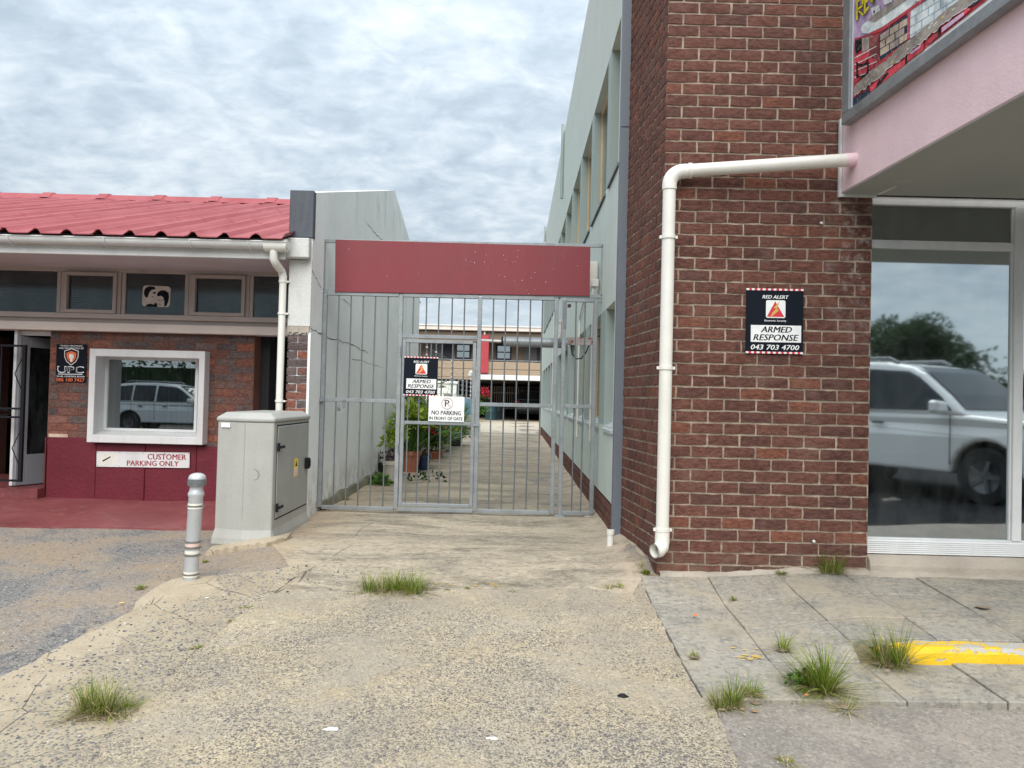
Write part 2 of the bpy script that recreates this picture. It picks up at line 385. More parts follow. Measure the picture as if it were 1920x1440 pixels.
def m_lot():
    t = T('gravel_tar', .95, 0, .3)
    big = t.noise(1.1, 5, .6, .4); mid = t.noise(5, 5, .65)
    sand = t.rng(t.m_('ADD', t.m_('MULTIPLY', big, .7), t.m_('MULTIPLY', mid, .3)), .40, .56)
    st = t.vor(120, out='Color', warp=.003); sv = t.N('ShaderNodeSeparateColor'); t.nt.links.new(st, sv.inputs[0])
    fk = t.rng(t.noise(34, 5, .8), .51, .61, 0, .75)
    stone = t.ramp(sv.outputs[0], [(0, (.12, .12, .128)), (.5, (.225, .222, .222)), (.85, (.33, .31, .285)), (1, (.45, .40, .34))])
    earth = t.mix(t.noise(24, 5, .7), (.29, .21, .14), (.43, .335, .235))
    spk = t.rng(t.noise(120, 3, .7), .56, .62, 0, .8); earth = t.mix(spk, earth, stone)
    stone = t.mix(t.m_('MULTIPLY', fk, .8), stone, (.10, .10, .105)); earth = t.mix(fk, earth, (.20, .175, .15))
    t.col(t.mix(t.m_('MULTIPLY', sand, .9), stone, earth)); h = t.mix(sand, t.vor(120), t.noise(90, 4, .7)); t.bump(h, .9, .012); return t.m
def m_apron():
    t = T('exposed_aggregate', .92, 0, .3); x, y, z = t.xyz()
    big = t.noise(.9, 4, .6, .5); mid = t.noise(3.5, 5, .6)
    paste = t.mix(t.rng(mid, .3, .7), (.43, .345, .215), (.575, .48, .325)); paste = t.mix(t.rng(t.noise(48, 5, .78), .36, .66, 0, .75), paste, (.29, .25, .205))
    v = t.vor(105, warp=.006); vc = t.vor(105, out='Color', warp=.006); sp = t.N('ShaderNodeSeparateColor'); t.nt.links.new(vc, sp.inputs[0])
    v2 = t.vor(52, warp=.012); vc2 = t.vor(52, out='Color', warp=.012); sp2 = t.N('ShaderNodeSeparateColor'); t.nt.links.new(vc2, sp2.inputs[0])
    dens = t.m_('ADD', t.m_('MULTIPLY', t.rng(y, 4.9, 2.7), .58), t.m_('MULTIPLY', t.rng(t.mix(.4, big, mid), .40, .60), .85))
    on = t.m_('MULTIPLY', t.m_('LESS_THAN', sp.outputs[1], dens), t.rng(v, .48, .36))
    on2 = t.m_('MULTIPLY', t.m_('LESS_THAN', sp2.outputs[1], t.m_('MULTIPLY', t.m_('MULTIPLY', dens, dens), .42)), t.rng(v2, .46, .36))
    st = t.ramp(sp.outputs[0], [(0, (.07, .068, .07)), (.5, (.14, .133, .125)), (.8, (.27, .24, .20)), (1, (.11, .11, .12))])
    st2 = t.ramp(sp2.outputs[0], [(0, (.10, .10, .11)), (.6, (.19, .18, .17)), (1, (.27, .25, .215))])
    gr = t.rng(t.noise(2.1, 6, .7, .5), .44, .60); paste = t.mix(t.m_('MULTIPLY', gr, .75), paste, t.mix(t.noise(30, 4, .7), (.30, .265, .215), (.43, .38, .31)))
    smz = t.rng(t.noise(.75, 3, .55, .4), .49, .60, 1, .35)
    fl = t.m_('MULTIPLY', smz, t.rng(t.noise(26, 5, .8, .4), .52, .63, 0, .7)); paste = t.mix(fl, paste, (.22, .18, .135)); fl2 = t.rng(t.noise(33, 5, .8), .54, .64, 0, .75); paste = t.mix(fl2, paste, (.60, .52, .38))
    on = t.m_('MULTIPLY', on, smz); on2 = t.m_('MULTIPLY', on2, smz)
    c = t.mix(t.m_('MULTIPLY', on, .85), paste, st); c = t.mix(t.m_('MULTIPLY', on2, .9), c, st2)
    dk = t.rng(t.noise(1.3, 7, .68, .6), .46, .68, 0, .55); c = t.mix(dk, c, (.30, .265, .215))
    gut = t.m_('MULTIPLY', t.rng(y, 4.62, 4.85), t.rng(t.noise(4, 5, .6), .35, .6)); c = t.mix(t.m_('MULTIPLY', gut, .55), c, (.27, .235, .19))
    pit = t.rng(t.noise(150, 2, .5), .70, .74, 0, .75); c = t.mix(pit, c, (.07, .06, .055))
    t.col(c); h = t.m_('ADD', t.m_('ADD', t.m_('MULTIPLY', on, .5), t.m_('MULTIPLY', on2, .8)), t.m_('MULTIPLY', t.noise(110, 4, .7), .7)); t.bump(h, .8, .009); return t.m
def m_drive():
    t = T('smooth_concrete', .9, 0, .35); x, y, z = t.xyz()
    st = t.noise(1.5, 6, .65, .7, (.55, 1.5, 1)); f = t.noise(7, 6, .7, .3, (.6, 1.3, 1))
    c = t.mix(t.rng(st, .41, .57), (.145, .126, .098), (.36, .305, .225)); c = t.mix(t.rng(f, .40, .68, 0, .6), c, (.44, .385, .30))
    c = t.mix(t.rng(t.noise(2.4, 5, .6, .3, (.4, 1.6, 1)), .56, .70, 0, .5), c, (.17, .155, .135))
    c = t.mix(t.rng(t.noise(22, 6, .8, .4, (.7, 1.3, 1)), .51, .61, 0, .7), c, (.12, .102, .08)); c = t.mix(t.rng(t.noise(28, 6, .8, .3, (.7, 1.3, 1)), .53, .63, 0, .65), c, (.52, .45, .325)); c = t.mix(t.rng(t.noise(140, 3, .7), .60, .68, 0, .55), c, (.50, .45, .37))
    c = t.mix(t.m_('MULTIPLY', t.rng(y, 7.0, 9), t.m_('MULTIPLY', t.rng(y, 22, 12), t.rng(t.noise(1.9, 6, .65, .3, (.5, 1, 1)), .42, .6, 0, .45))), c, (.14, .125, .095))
    c = t.mix(t.m_('MULTIPLY', t.rng(y, 25.8, 26.2), .75), c, (.52, .46, .36))
    cr = t.vor(1.15, 'DISTANCE_TO_EDGE', warp=.25); crk = t.m_('MULTIPLY', t.rng(cr, .0035, .001), t.rng(x, -.9, -1.3)); crk = t.m_('MULTIPLY', crk, t.rng(t.noise(3, 3), .42, .52)); c = t.mix(crk, c, (.07, .06, .05))
    sand = t.m_('MULTIPLY', t.rng(x, -1.35, -1.9), t.rng(t.noise(5, 5, .7), .35, .55)); c = t.mix(t.m_('MULTIPLY', sand, .6), c, (.42, .31, .20))
    sand = t.m_('MULTIPLY', t.rng(x, .55, .85), t.rng(t.noise(5, 5, .7), .35, .6)); c = t.mix(t.m_('MULTIPLY', sand, .7), c, (.46, .37, .28))
    t.col(c); t.bump(t.m_('SUBTRACT', t.mix(.5, t.noise(130, 5, .75), t.noise(14, 5)), crk), .6, .006); return t.m
def m_strip():
    t = T('sandy_cement', .95, 0, .3); x, y, z = t.xyz()
    # clean cement along the lot side, gravel-worn concrete along the driveway side
    e = t.m_('ADD', x, t.m_('MULTIPLY', y, -.16))
    e = t.m_('ADD', e, t.m_('MULTIPLY', t.m_('SUBTRACT', t.noise(2.8, 6, .7), .5), .95))
    wear = t.rng(e, -2.84, -2.78)
    clean = t.mix(t.rng(t.noise(4, 5, .65), .3, .7), (.38, .31, .215), (.50, .42, .31)); clean = t.mix(t.rng(t.noise(60, 5, .78), .46, .66, 0, .6), clean, (.27, .225, .175))
    vc = t.vor(62, out='Color', warp=.008); s = t.N('ShaderNodeSeparateColor'); t.nt.links.new(vc, s.inputs[0])
    stone = t.ramp(s.outputs[0], [(0, (.10, .10, .115)), (.5, (.22, .215, .21)), (1, (.36, .33, .28))])
    base = t.mix(t.rng(t.noise(3, 5, .7), .35, .65), (.42, .355, .255), (.33, .27, .195))
    k = t.m_('MULTIPLY', t.m_('LESS_THAN', s.outputs[1], t.rng(t.noise(2.3, 6, .7), .34, .6, .1, .95)), t.rng(t.vor(62, warp=.008), .5, .38))
    w = t.mix(t.m_('MULTIPLY', k, .9), base, stone)
    c = t.mix(wear, clean, w); cr = t.rng(t.vor(1.7, 'DISTANCE_TO_EDGE', warp=.22), .005, .0015); cr = t.m_('MULTIPLY', cr, t.rng(t.noise(2, 3), .4, .5)); c = t.mix(t.m_('MULTIPLY', cr, .8), c, (.10, .085, .07))
    t.col(c); t.bump(t.m_('SUBTRACT', t.m_('ADD', t.m_('MULTIPLY', t.m_('MULTIPLY', k, wear), .8), t.noise(90, 5, .7)), t.m_('MULTIPLY', cr, 1.5)), .8, .008); return t.m
def m_road():
    t = T('worn_tar', .92, 0, .35)
    c = t.mix(t.rng(t.noise(1.6, 6, .65, .4), .35, .65), (.21, .185, .16), (.33, .285, .24)); v = t.vor(95, out='Color'); s = t.N('ShaderNodeSeparateColor'); t.nt.links.new(v, s.inputs[0])
    c = t.mix(t.rng(t.noise(24, 6, .8), .51, .61, 0, .65), c, (.15, .135, .115)); c = t.mix(t.rng(t.noise(30, 6, .8), .54, .63, 0, .6), c, (.46, .40, .32)); c = t.mix(t.m_('MULTIPLY', t.m_('LESS_THAN', s.outputs[0], .45), .5), c, t.ramp(s.outputs[1], [(0, (.13, .13, .135)), (1, (.38, .35, .31))]))
    c = t.mix(t.rng(t.noise(2.6, 4, .6), .62, .72, 0, .5), c, (.15, .135, .125)); t.col(c); t.bump(t.mix(.5, t.vor(95), t.noise(120, 4, .7)), .7, .006); return t.m
def m_slab():
    t = T('paving_concrete', .9, 0, .35); r = t.N('ShaderNodeObjectInfo').outputs['Random']
    c = t.mix(r, (.25, .24, .215), (.33, .31, .27)); c = t.mix(t.rng(t.noise(2.7, 6, .68, .4, (.7, 1.2, 1)), .36, .66, 0, .9), c, (.37, .325, .255))
    c = t.mix(t.rng(t.noise(3.3, 6, .75), .50, .64, 0, .7), c, (.15, .142, .132)); c = t.mix(t.rng(t.noise(26, 6, .8, .3), .51, .60, 0, .75), c, (.15, .145, .135)); c = t.mix(t.rng(t.noise(31, 6, .8), .53, .62, 0, .7), c, (.45, .41, .335)); c = t.mix(t.rng(t.noise(1.6, 5, .7, .5), .50, .62, 0, .6), c, (.40, .34, .245))
    c = t.mix(t.rng(t.noise(160, 2, .6), .66, .72, 0, .55), c, (.47, .44, .39))
    t.col(c); t.bump(t.noise(120, 5, .75), .6, .006); return t.m
def m_stoep():
    t = T('red_floor_paint', .5, 0, .5); c = t.mix(t.rng(t.noise(1.8, 6, .65, .4), .3, .7), (.15, .033, .036), (.25, .072, .075)); c = t.mix(t.rng(t.noise(9, 5, .7), .55, .75, 0, .5), c, (.30, .18, .15))
    t.col(c); t.bump(t.noise(60, 4), .3, .003); return t.m
MT['lot'] = m_lot(); MT['apron'] = m_apron(); MT['drive'] = m_drive(); MT['strip'] = m_strip(); MT['road'] = m_road(); MT['slab'] = m_slab(); MT['stoep'] = m_stoep()
MT['soil'] = paint('joint_soil', (.30, .235, .165), .98, .3, 0, .02)

def build_ground():
    xs = np.concatenate([np.array([-900, -400, -150, -70, -40, -25, -16, -11]), np.arange(-8.5, 5.01, .07), np.array([6, 8, 11, 16, 25, 40, 70, 150, 400, 900])])
    ys = np.concatenate([np.array([-900, -400, -150, -70, -40, -22, -12, -6, -3, -1, 0.5]), np.arange(1.2, 9.0, .07), np.array([10, 12, 15, 20, 30, 45, 60, 90, 160, 400, 900])])
    X, Y = np.meshgrid(xs, ys); Z = zg(X, Y); n = len(xs)
    v = np.stack([X.ravel(), Y.ravel(), Z.ravel()], 1).tolist(); f = [(j * n + i, j * n + i + 1, (j + 1) * n + i + 1, (j + 1) * n + i) for j in range(len(ys) - 1) for i in range(n - 1)]
    mb = MB(); mb.add(v, f, 0, True); o = mb.build('ground', MT['lot']); o['kind'] = 'structure'
build_ground()
G = lambda pts: [ong(u, v) for u, v in pts]
crack = [(556, 1082), (512, 1117), (478, 1140), (432, 1170), (398, 1206), (352, 1238), (315, 1285)]
brk = [(600, 1113), (740, 1114), (900, 1110), (1100, 1106)]
cr_w = [p.xy for p in G(crack)]; brk_w = [p.xy for p in G(brk)]
lotedge = [p.xy for p in G([(560, 1062), (500, 1074), (430, 1079), (385, 1083), (345, 1083), (300, 1098), (265, 1122), (243, 1150), (150, 1196), (62, 1244), (-10, 1277)])]
xe = .925
# concrete edging between lot and apron; apron of exposed aggregate; smooth upper driveway; road
region('concrete_edging', lotedge + [(-3.6, 2.9), (-3.6, 1.0), (-1.75, 1.0), (-1.66, 2.6)] + [tuple(p) for p in reversed(cr_w[1:])] + [tuple(cr_w[0])], .07, .010, MT['strip'], .014, seed=3)
road_b = [tuple(p.xy) for p in G([(1326, 1308), (1345, 1340), (1362, 1390), (1385, 1436)])]
region('driveway_apron', [tuple(p) for p in reversed(cr_w[1:])][::-1] + [(-1.66, 2.6), (-1.75, 1.0), (1.05, 1.0)] + road_b[::-1] + [(xe, 3.6), (xe, 4.2), (xe, 4.8), (xe, 5.3), (.80, 5.0)] + [tuple(p) for p in reversed(brk_w)], .06, .016, MT['apron'], .007, seed=4)
region('driveway', [tuple(cr_w[1])] + [tuple(p) for p in brk_w] + [(.80, 5.0), (xe, 5.31), (1.02, 5.42), (.93, 6.45), (.93, 24.5), (2.5, 24.7), (2.5, 48), (-6.5, 48), (-6.5, 16.2), (-2.05, 16.0), (-2.02, 7.2), (-1.98, 6.5), (-1.95, 6.0), tuple(cr_w[0])], .12, .006, MT['drive'], .008, seed=5)
region('road', [(1.05, 1.0)] + road_b[::-1] + [(xe, 3.57), (3.0, 3.57), (9, 3.57), (9, 2.4), (3.2, 2.0), (2.2, 1.0)], .12, .007, MT['road'], .004, seed=6)
def m_street(): t = T('dark_street_tar', .95, 0, .05); t.col(t.mix(t.rng(t.noise(3, 5, .65), .35, .65), (.014, .015, .017), (.026, .026, .028))); t.bump(t.noise(90, 4), .5, .006); return t.m
MT['street'] = m_street()
region('street', [(1.05, 1.0), (2.2, 1.0), (3.2, 2.0), (9, 2.4), (40, 2.4), (40, -13), (-40, -13), (-40, .2), (-3.6, .2), (-3.6, 1.0)], .5, .012, MT['street'], 0, seed=7)
st = region('stoep_floor', [(-2.24, 7.0), (-2.24, 8.33), (-9, 8.33), (-9, 6.78), (-6, 6.8), (-4.2, 6.86), (-3.0, 6.95)], .12, .018, MT['stoep'], .012, seed=8)

# pavement: bedding sheet with single slabs, yellow kerb
def zp(x, y):
    lo = np.interp(y, [3.4, 3.58, 4.05, 4.5, 4.95, 5.4, 5.6], [-.205, -.2, -.182, -.148, -.118, -.032, -.03]) + .012 * np.clip(np.asarray(x, float) - 1.2, 0, 2); hi = np.interp(y, [4.05, 5.45], [-.088, .012])
    t = sst(1.45, 2.15, np.asarray(x, float)) * (np.asarray(y) > 4.06); return lo * (1 - t) + hi * t
pav = region('pavement', [(xe + .02, 3.6), (5.5, 3.6), (5.5, 5.5), (2.6, 5.5), (2.6, 5.42), (1.06, 5.42), (xe + .02, 5.38)], .1, -.009, MT['soil'], 0, .1, 9, lambda x, y: zp(x, np.where(np.asarray(y) < 4.2, np.minimum(y, 4.05), y)))
WL[pav.name] = Vector((0, 0, 0))
rr = random.Random(5)
colx = [.925, 1.405, 1.895, 2.375, 2.86, 3.34, 3.82, 4.3]
rowy = [3.58, 4.05, 4.5, 4.95, 5.36]
for j in range(4):
    for i in range(len(colx) - 1):
        x0, x1, y0, y1 = colx[i] + .0035, colx[i + 1] - .0035, rowy[j] + .003, rowy[j + 1] - .003
        if j == 1 and x1 > 1.91: y0 = 4.19
        nx, ny = 4, 4; mb = MB(); vs = []; dz = rr.uniform(-.004, .004); tx, ty = rr.uniform(-.005, .005), rr.uniform(-.005, .005)
        for b in range(ny + 1):
            for a in range(nx + 1):
                ex = rr.uniform(-.003, .003) if a in (0, nx) else 0; ey = rr.uniform(-.003, .003) if b in (0, ny) else 0
                x = x0 + (x1 - x0) * a / nx + ex; y = y0 + (y1 - y0) * b / ny + ey
                vs.append((x, y, float(zp(x, y)) + dz + tx * (a / nx - .5) + ty * (b / ny - .5)))
        n0 = len(vs); fs = [(b * (nx + 1) + a, b * (nx + 1) + a + 1, (b + 1) * (nx + 1) + a + 1, (b + 1) * (nx + 1) + a) for b in range(ny) for a in range(nx)]
        rim = [a for a in range(nx + 1)] + [(b + 1) * (nx + 1) - 1 for b in range(1, ny + 1)] + [ny * (nx + 1) + a for a in range(nx - 1, -1, -1)] + [b * (nx + 1) for b in range(ny - 1, 0, -1)]
        vs += [(vs[k][0], vs[k][1], vs[k][2] - .045) for k in rim]
        fs += [(rim[(k + 1) % len(rim)], rim[k], n0 + k, n0 + (k + 1) % len(rim)) for k in range(len(rim))]
        mb.add(vs, fs); mb.build('paving_slab', MT['slab'], pav, .004)
def m_kerb():
    t = T('yellow_kerb_paint', .6); x, y, z = t.xyz()
    chip = t.rng(t.m_('ADD', t.noise(16, 6, .7, .4, (.6, 1, 1)), t.rng(z, -.115, -.085, 0, .14)), .60, .63)
    c = t.mix(t.noise(8, 5), (.72, .42, .008), (.84, .56, .02)); c = t.mix(chip, c, (.44, .43, .40)); c = t.mix(t.rng(t.noise(60, 4, .7), .62, .68, 0, .6), c, (.25, .17, .05))
    t.col(c); t.bump(t.m_('SUBTRACT', t.noise(60, 4), chip), .6, .006); return t.m
MT['kerb'] = m_kerb()
kb = tag(bpy.data.objects.new('kerb', None), kind='structure'); COL.objects.link(kb); WL[kb.name] = Vector((0, 0, 0))
for i, (x0, x1) in enumerate(((2.02, 2.95), (2.957, 3.9), (3.907, 4.85))):
    mb = MB(); n = 8; vs = []; prof = [(4.052, -.25), (4.055, -.115), (4.062, -.097), (4.080, -.088), (4.178, -.086), (4.178, -.25)]
    for k in range(n + 1):
        x = x0 + (x1 - x0) * k / n; dip = .045 * max(0, 1 - (x - 2.02) / .2) if i == 0 else 0
        for y, z in prof: vs.append((x, y + rr.uniform(-.002, .002), z - (dip if z > -.2 else 0) + rr.uniform(-.0015, .0015)))
    m = len(prof); fs = [(k * m + a, (k + 1) * m + a, (k + 1) * m + a + 1, k * m + a + 1) for k in range(n) for a in range(m - 1)] + [tuple(range(m)), tuple(reversed(range(n * m, n * m + m)))]
    mb.add(vs, fs); mb.build('kerbstone', MT['kerb'], kb)

# ------------------------------------------------------------------ bricks
def brick_variants(mat, n, L, H, D, rough, seed):
    rr = random.Random(seed); out = []
    for _ in range(n):
        mb = MB(); vs = []; nx, nz = 4, 2
        for b in range(nz + 1):
            for a in range(nx + 1):
                e = a in (0, nx) or b in (0, nz)
                x = -L / 2 + L * a / nx + (rr.uniform(-.0034, .0034) if a in (0, nx) else rr.uniform(-.008, .008))
                z = -H / 2 + H * b / nz + (rr.uniform(-.0030, .0030) if b in (0, nz) else rr.uniform(-.006, .006))
                y = (.0022 if e else 0) + rr.uniform(-rough, rough); vs.append((x, y, z))
        fs = [(b * (nx + 1) + a, b * (nx + 1) + a + 1, (b + 1) * (nx + 1) + a + 1, (b + 1) * (nx + 1) + a) for b in range(nz) for a in range(nx)]
        rim = [0, 1, 2, 3, 4, 9, 14, 13, 12, 11, 10, 5]; n0 = len(vs); vs += [(vs[k][0], D, vs[k][2]) for k in rim]
        fs += [(rim[(k + 1) % 12], rim[k], n0 + k, n0 + (k + 1) % 12) for k in range(12)]
        mb.add(vs, fs); out.append(mb)
    return out
def courses(length, z0, z1, ch, bl, bond=0, header=.5):
    """running bond: list of (x centre, z centre, length)"""
    o = []; k = 0; z = z0
    while z + ch * .5 < z1:
        x = -(bl * .5 if (k + bond) % 2 else 0.0)
        while x < length - .015:
            a = max(x, 0); b = min(x + bl, length)
            if b - a > .03: o.append(((a + b) / 2, z + ch / 2, b - a - .0145))
            x += bl
        z += ch; k += 1
    return o
def lay(parent, name, items, org, ux, var, L, limit, rr, mat_ind, mat_stuff, skip=None, key=None, H=.073, pname='brick'):
    """the bricks that show largest as single objects, the others as one part"""
    ux = Vector(ux).normalized(); ny = Vector((0, 0, 1)).cross(ux)      # into the wall
    base = WL[parent.name]; ms = [v.mesh('brick', mat_ind) for v in var]; ang = math.atan2(ux.y, ux.x)
    its = [q for q in items if not (skip and skip(*q))]
    if key: its.sort(key=key)
    rest = MB()
    for i, (x, z, l) in enumerate(its):
        p = Vector(org) + ux * x + Vector((0, 0, z)) - ny * rr.uniform(-.0014, .0014)
        if i < limit:
            o = bpy.data.objects.new(pname, ms[rr.randrange(len(ms))]); COL.objects.link(o); o.parent = parent
            o.location = p - base; o.rotation_euler = (rr.uniform(-.012, .012), rr.uniform(-.006, .006), ang + rr.uniform(-.004, .004)); o.scale = (l / L, 1, rr.uniform(.97, 1.02))
        else:
            v = var[rr.randrange(len(var))]; s = l / L
            rest.add([p + ux * (a[0] * s) + ny * a[1] + Vector((0, 0, a[2])) for a in v.v], v.f)
    if rest.v: rest.build('brickwork', mat_stuff, parent, kind='stuff')
RED = [(0, (.12, .06, .05)), (.2, (.145, .066, .052)), (.55, (.163, .073, .056)), (.90, (.18, .079, .058)), (.97, (.225, .09, .058)), (1, (.128, .065, .057))]
MIXB = [(0, (.115, .095, .098)), (.38, (.15, .115, .11)), (.55, (.175, .10, .085)), (.78, (.235, .098, .072)), (.93, (.31, .12, .08)), (1, (.19, .16, .155))]
MT['brick'] = brickmat('rustic_brick', RED, True, pale=1); MT['brick_s'] = brickmat('rustic_brick_joined', RED, False)
MT['brick2'] = brickmat('mixed_brick', MIXB, True, bstr=.5); MT['brick2_s'] = brickmat('mixed_brick_joined', MIXB, False, bstr=.5)
VAR = brick_variants(None, 8, .222, .0710, .05, .0017, 11); VAR2 = brick_variants(None, 6, .222, .0745, .05, .0012, 12)
# ------------------------------------------------------------------ red brick shop building (right)
YB = 5.40; XC = at(1236, 800, YB).x; XW = at(1633, 700, YB).x; ZTOP = 6.4
side_d = Vector((-.115, 1.0, 0)).normalized(); SL = 1.10
bb_ = thing('brick_shop', 'rustic red brick shop corner with big display window and pink canopy', 'building', (XC, YB, 0))
mb = MB(); z0 = -.1
# mortar wall behind the bricks (front and splayed side), upper storey over the canopy
rec = .0075
nside = Vector((-side_d.y, side_d.x, 0))                     # outward normal of the splayed side
pf = [Vector((XC + rec * .9, YB + rec, 0)), Vector((XW - .004, YB + rec, 0)), Vector((XW - .004, YB + .3, 0)), Vector((XC + .3, YB + .6, 0)), Vector((XC + .3, YB + 1.2, 0)) , Vector((XC, YB, 0)) + side_d * SL - nside * rec]
def loop_prism(mb, pts, z0, z1): mb.prism([(p.x, p.y, z0) for p in reversed(pts)], (0, 0, z1 - z0))
loop_prism(mb, pf, z0, ZTOP)
mb.box(XW - .004, 7.5, YB + rec, YB + .3, 2.76, ZTOP)
mb.build('wall', MT['mortar'], bb_)
rr = random.Random(21)
fw = XW - XC
items = courses(fw, -.045, ZTOP, .0851, .2325) + [(x + fw, z, l) for x, z, l in courses(4.0, -.045 + .0851 * 33, ZTOP, .0851, .2325, 1)]
zv = at(1400, -6, YB).z
lay(bb_, 'front', items, (XC, YB, 0), (1, 0, 0), VAR, .222, 300, rr, MT['brick'], MT['brick_s'], key=lambda q: (q[0] > fw + .02, max(0, q[1] - zv)))
sit = courses(SL, -.045, ZTOP, .0851, .118, 1)
lay(bb_, 'side', [(SL - x, z, l) for x, z, l in sit], Vector((XC, YB, 0)) + side_d * SL, -side_d, VAR, .222, 0, rr, MT['brick'], MT['brick_s'])
# display window: head, transom, mullions, slatted sill panel, panes, concrete plinth
YF = YB + .055
zh0, zh1 = at(1760, 386, YF).z, at(1760, 376, YF).z
zt0, zt1 = at(1760, 467, YF).z, at(1760, 452, YF).z
zs0, zs1 = at(1760, 1040, YF).z, at(1760, 1011, YF).z
xm0, xm1 = at(1899, 760, YF).x, at(1916, 760, YF).x
fr = MB()
fr.box(XW, 7.4, YF, YF + .06, zh0, zh1 + .02); fr.box(XW, xm0, YF, YF + .05, zt0, zt1); fr.box(xm1, 7.4, YF, YF + .05, zt0, zt1)
fr.box(xm0, xm1, YF - .012, YF + .06, zs1, zh0); fr.box(xm0 - .012, xm0, YF + .008, YF + .05, zs1, zh0)
fr.box(XW, XW + .012, YF + .01, YF + .05, zs1, zh0)
for x in (4.05, 5.2, 6.35, 7.4): fr.box(x - .03, x + .03, YF - .012, YF + .06, zs1, zh0)
fr.box(XW, 7.4, YF, YF + .05, zs1 - .012, zs1)
wf = fr.build('display_window', MT['white'], bb_, .003)
sl = MB(); n = 7
for k in range(n):
    a = zs0 + (zs1 - .012 - zs0) * k / n; b = zs0 + (zs1 - .012 - zs0) * (k + 1) / n
    sl.add([(XW, YF - .014, a + .002), (7.4, YF - .014, a + .002), (7.4, YF - .006, b), (XW, YF - .006, b), (XW, YF + .05, a + .002), (7.4, YF + .05, a + .002), (7.4, YF + .05, b), (XW, YF + .05, b)],
           [(0, 1, 2, 3), (3, 2, 6, 7), (0, 3, 7, 4), (1, 0, 4, 5)])
sl.build('slatted_sill', MT['white'], wf)
MT['shopglass'] = glass_mat('dirty_display_glass', (.30, .37, .42), .60, .06, .03)
MT['transom'] = glass_mat('transom_glass', (.12, .13, .15), .30, .10)
xs_ = [XW + .012, xm0 - .012, xm1, 4.02, 4.08, 5.17, 5.23, 6.32]
for x0, x1 in ((xs_[0], xs_[1]), (xm1, 4.02), (4.08, 5.17), (5.23, 6.32)):
    MB().box(x0, x1, YF + .026, YF + .032, zs1, zt0).build('pane', MT['shopglass'], wf)
    MB().box(x0, x1, YF + .026, YF + .032, zt1, zh0).build('transom_pane', MT['transom'], wf)
pl = MB(); zq = zs0
pl.add([(XW, YB - .035, -.1), (7.4, YB - .035, -.1), (7.4, YB + .2, -.1), (XW, YB + .2, -.1), (XW, YB - .035, zq - .075), (7.4, YB - .035, zq - .075), (7.4, YB + .2, zq - .002), (XW, YB + .2, zq - .002), (XW, YB - .018, zq - .03), (7.4, YB - .018, zq - .03), (XW, YB + .03, zq - .006), (7.4, YB + .03, zq - .006)],
       [(0, 1, 5, 4), (4, 5, 9, 8), (8, 9, 11, 10), (10, 11, 6, 7), (4, 8, 10, 7, 3, 0), (1, 2, 6, 11, 9, 5)])
pl.build('plinth', MT['cement'], bb_)
# cement line at the foot of the front wall
mb = MB(); n = 60; vs = []
for k in range(n + 1):
    x = XC + .02 + (4.6 - XC) * k / n; w = .035 + rr.uniform(-.012, .014); zz = float(zp(x, 5.36)) + .004
    yb = YB - (.036 if x > XW - .01 else -.004)
    vs += [(x, yb - w - .012, zz - .02), (x, yb - w, zz + .012 + rr.uniform(-.004, .004)), (x, yb, zz + .022 + rr.uniform(-.004, .006))]
mb.add(vs, [(k * 3 + a, k * 3 + 3 + a, k * 3 + 4 + a, k * 3 + 1 + a) for k in range(n) for a in (0, 1)]); mb.build('cement_edge', MT['cement'], bb_)
# dark room behind the glass
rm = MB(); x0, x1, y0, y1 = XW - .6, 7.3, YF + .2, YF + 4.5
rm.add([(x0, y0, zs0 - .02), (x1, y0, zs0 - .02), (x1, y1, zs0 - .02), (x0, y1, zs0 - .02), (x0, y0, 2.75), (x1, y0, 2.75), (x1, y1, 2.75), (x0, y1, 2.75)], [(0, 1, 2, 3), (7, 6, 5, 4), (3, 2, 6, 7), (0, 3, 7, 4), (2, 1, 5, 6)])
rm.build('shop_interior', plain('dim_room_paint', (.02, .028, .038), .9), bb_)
# tables standing behind the glass, legs seen through it
def table(x, y, w, label):
    t = thing('cafe_table', label, 'table', (x, y, zs0 - .02), 0, 'dark tables behind the display window'); zt = zs0 + .68
    mb = MB().box(x - w / 2, x + w / 2, y - .3, y + .3, zt, zt + .03); mb.build('table_top', MT['black'], t, .004)
    for sx in (-1, 1):
        for sy in (-1, 1):
            q = MB(); q.bar((x + sx * (w / 2 - .12), y + sy * .18, zt), (x + sx * (w / 2 - .02), y + sy * .26, zs0 - .02), .035, .03); q.bar((x + sx * (w / 2 - .17), y + sy * .18, zt), (x + sx * (w / 2 - .07), y + sy * .26, zs0 - .02), .03, .025)
            q.build('leg', MT['galv_dark'], t)
table(2.86, YF + .55, .62, 'dark table behind the shop glass, nearer the brick edge'); table(3.58, YF + .58, .62, 'dark table behind the shop glass, next to the window mullion')

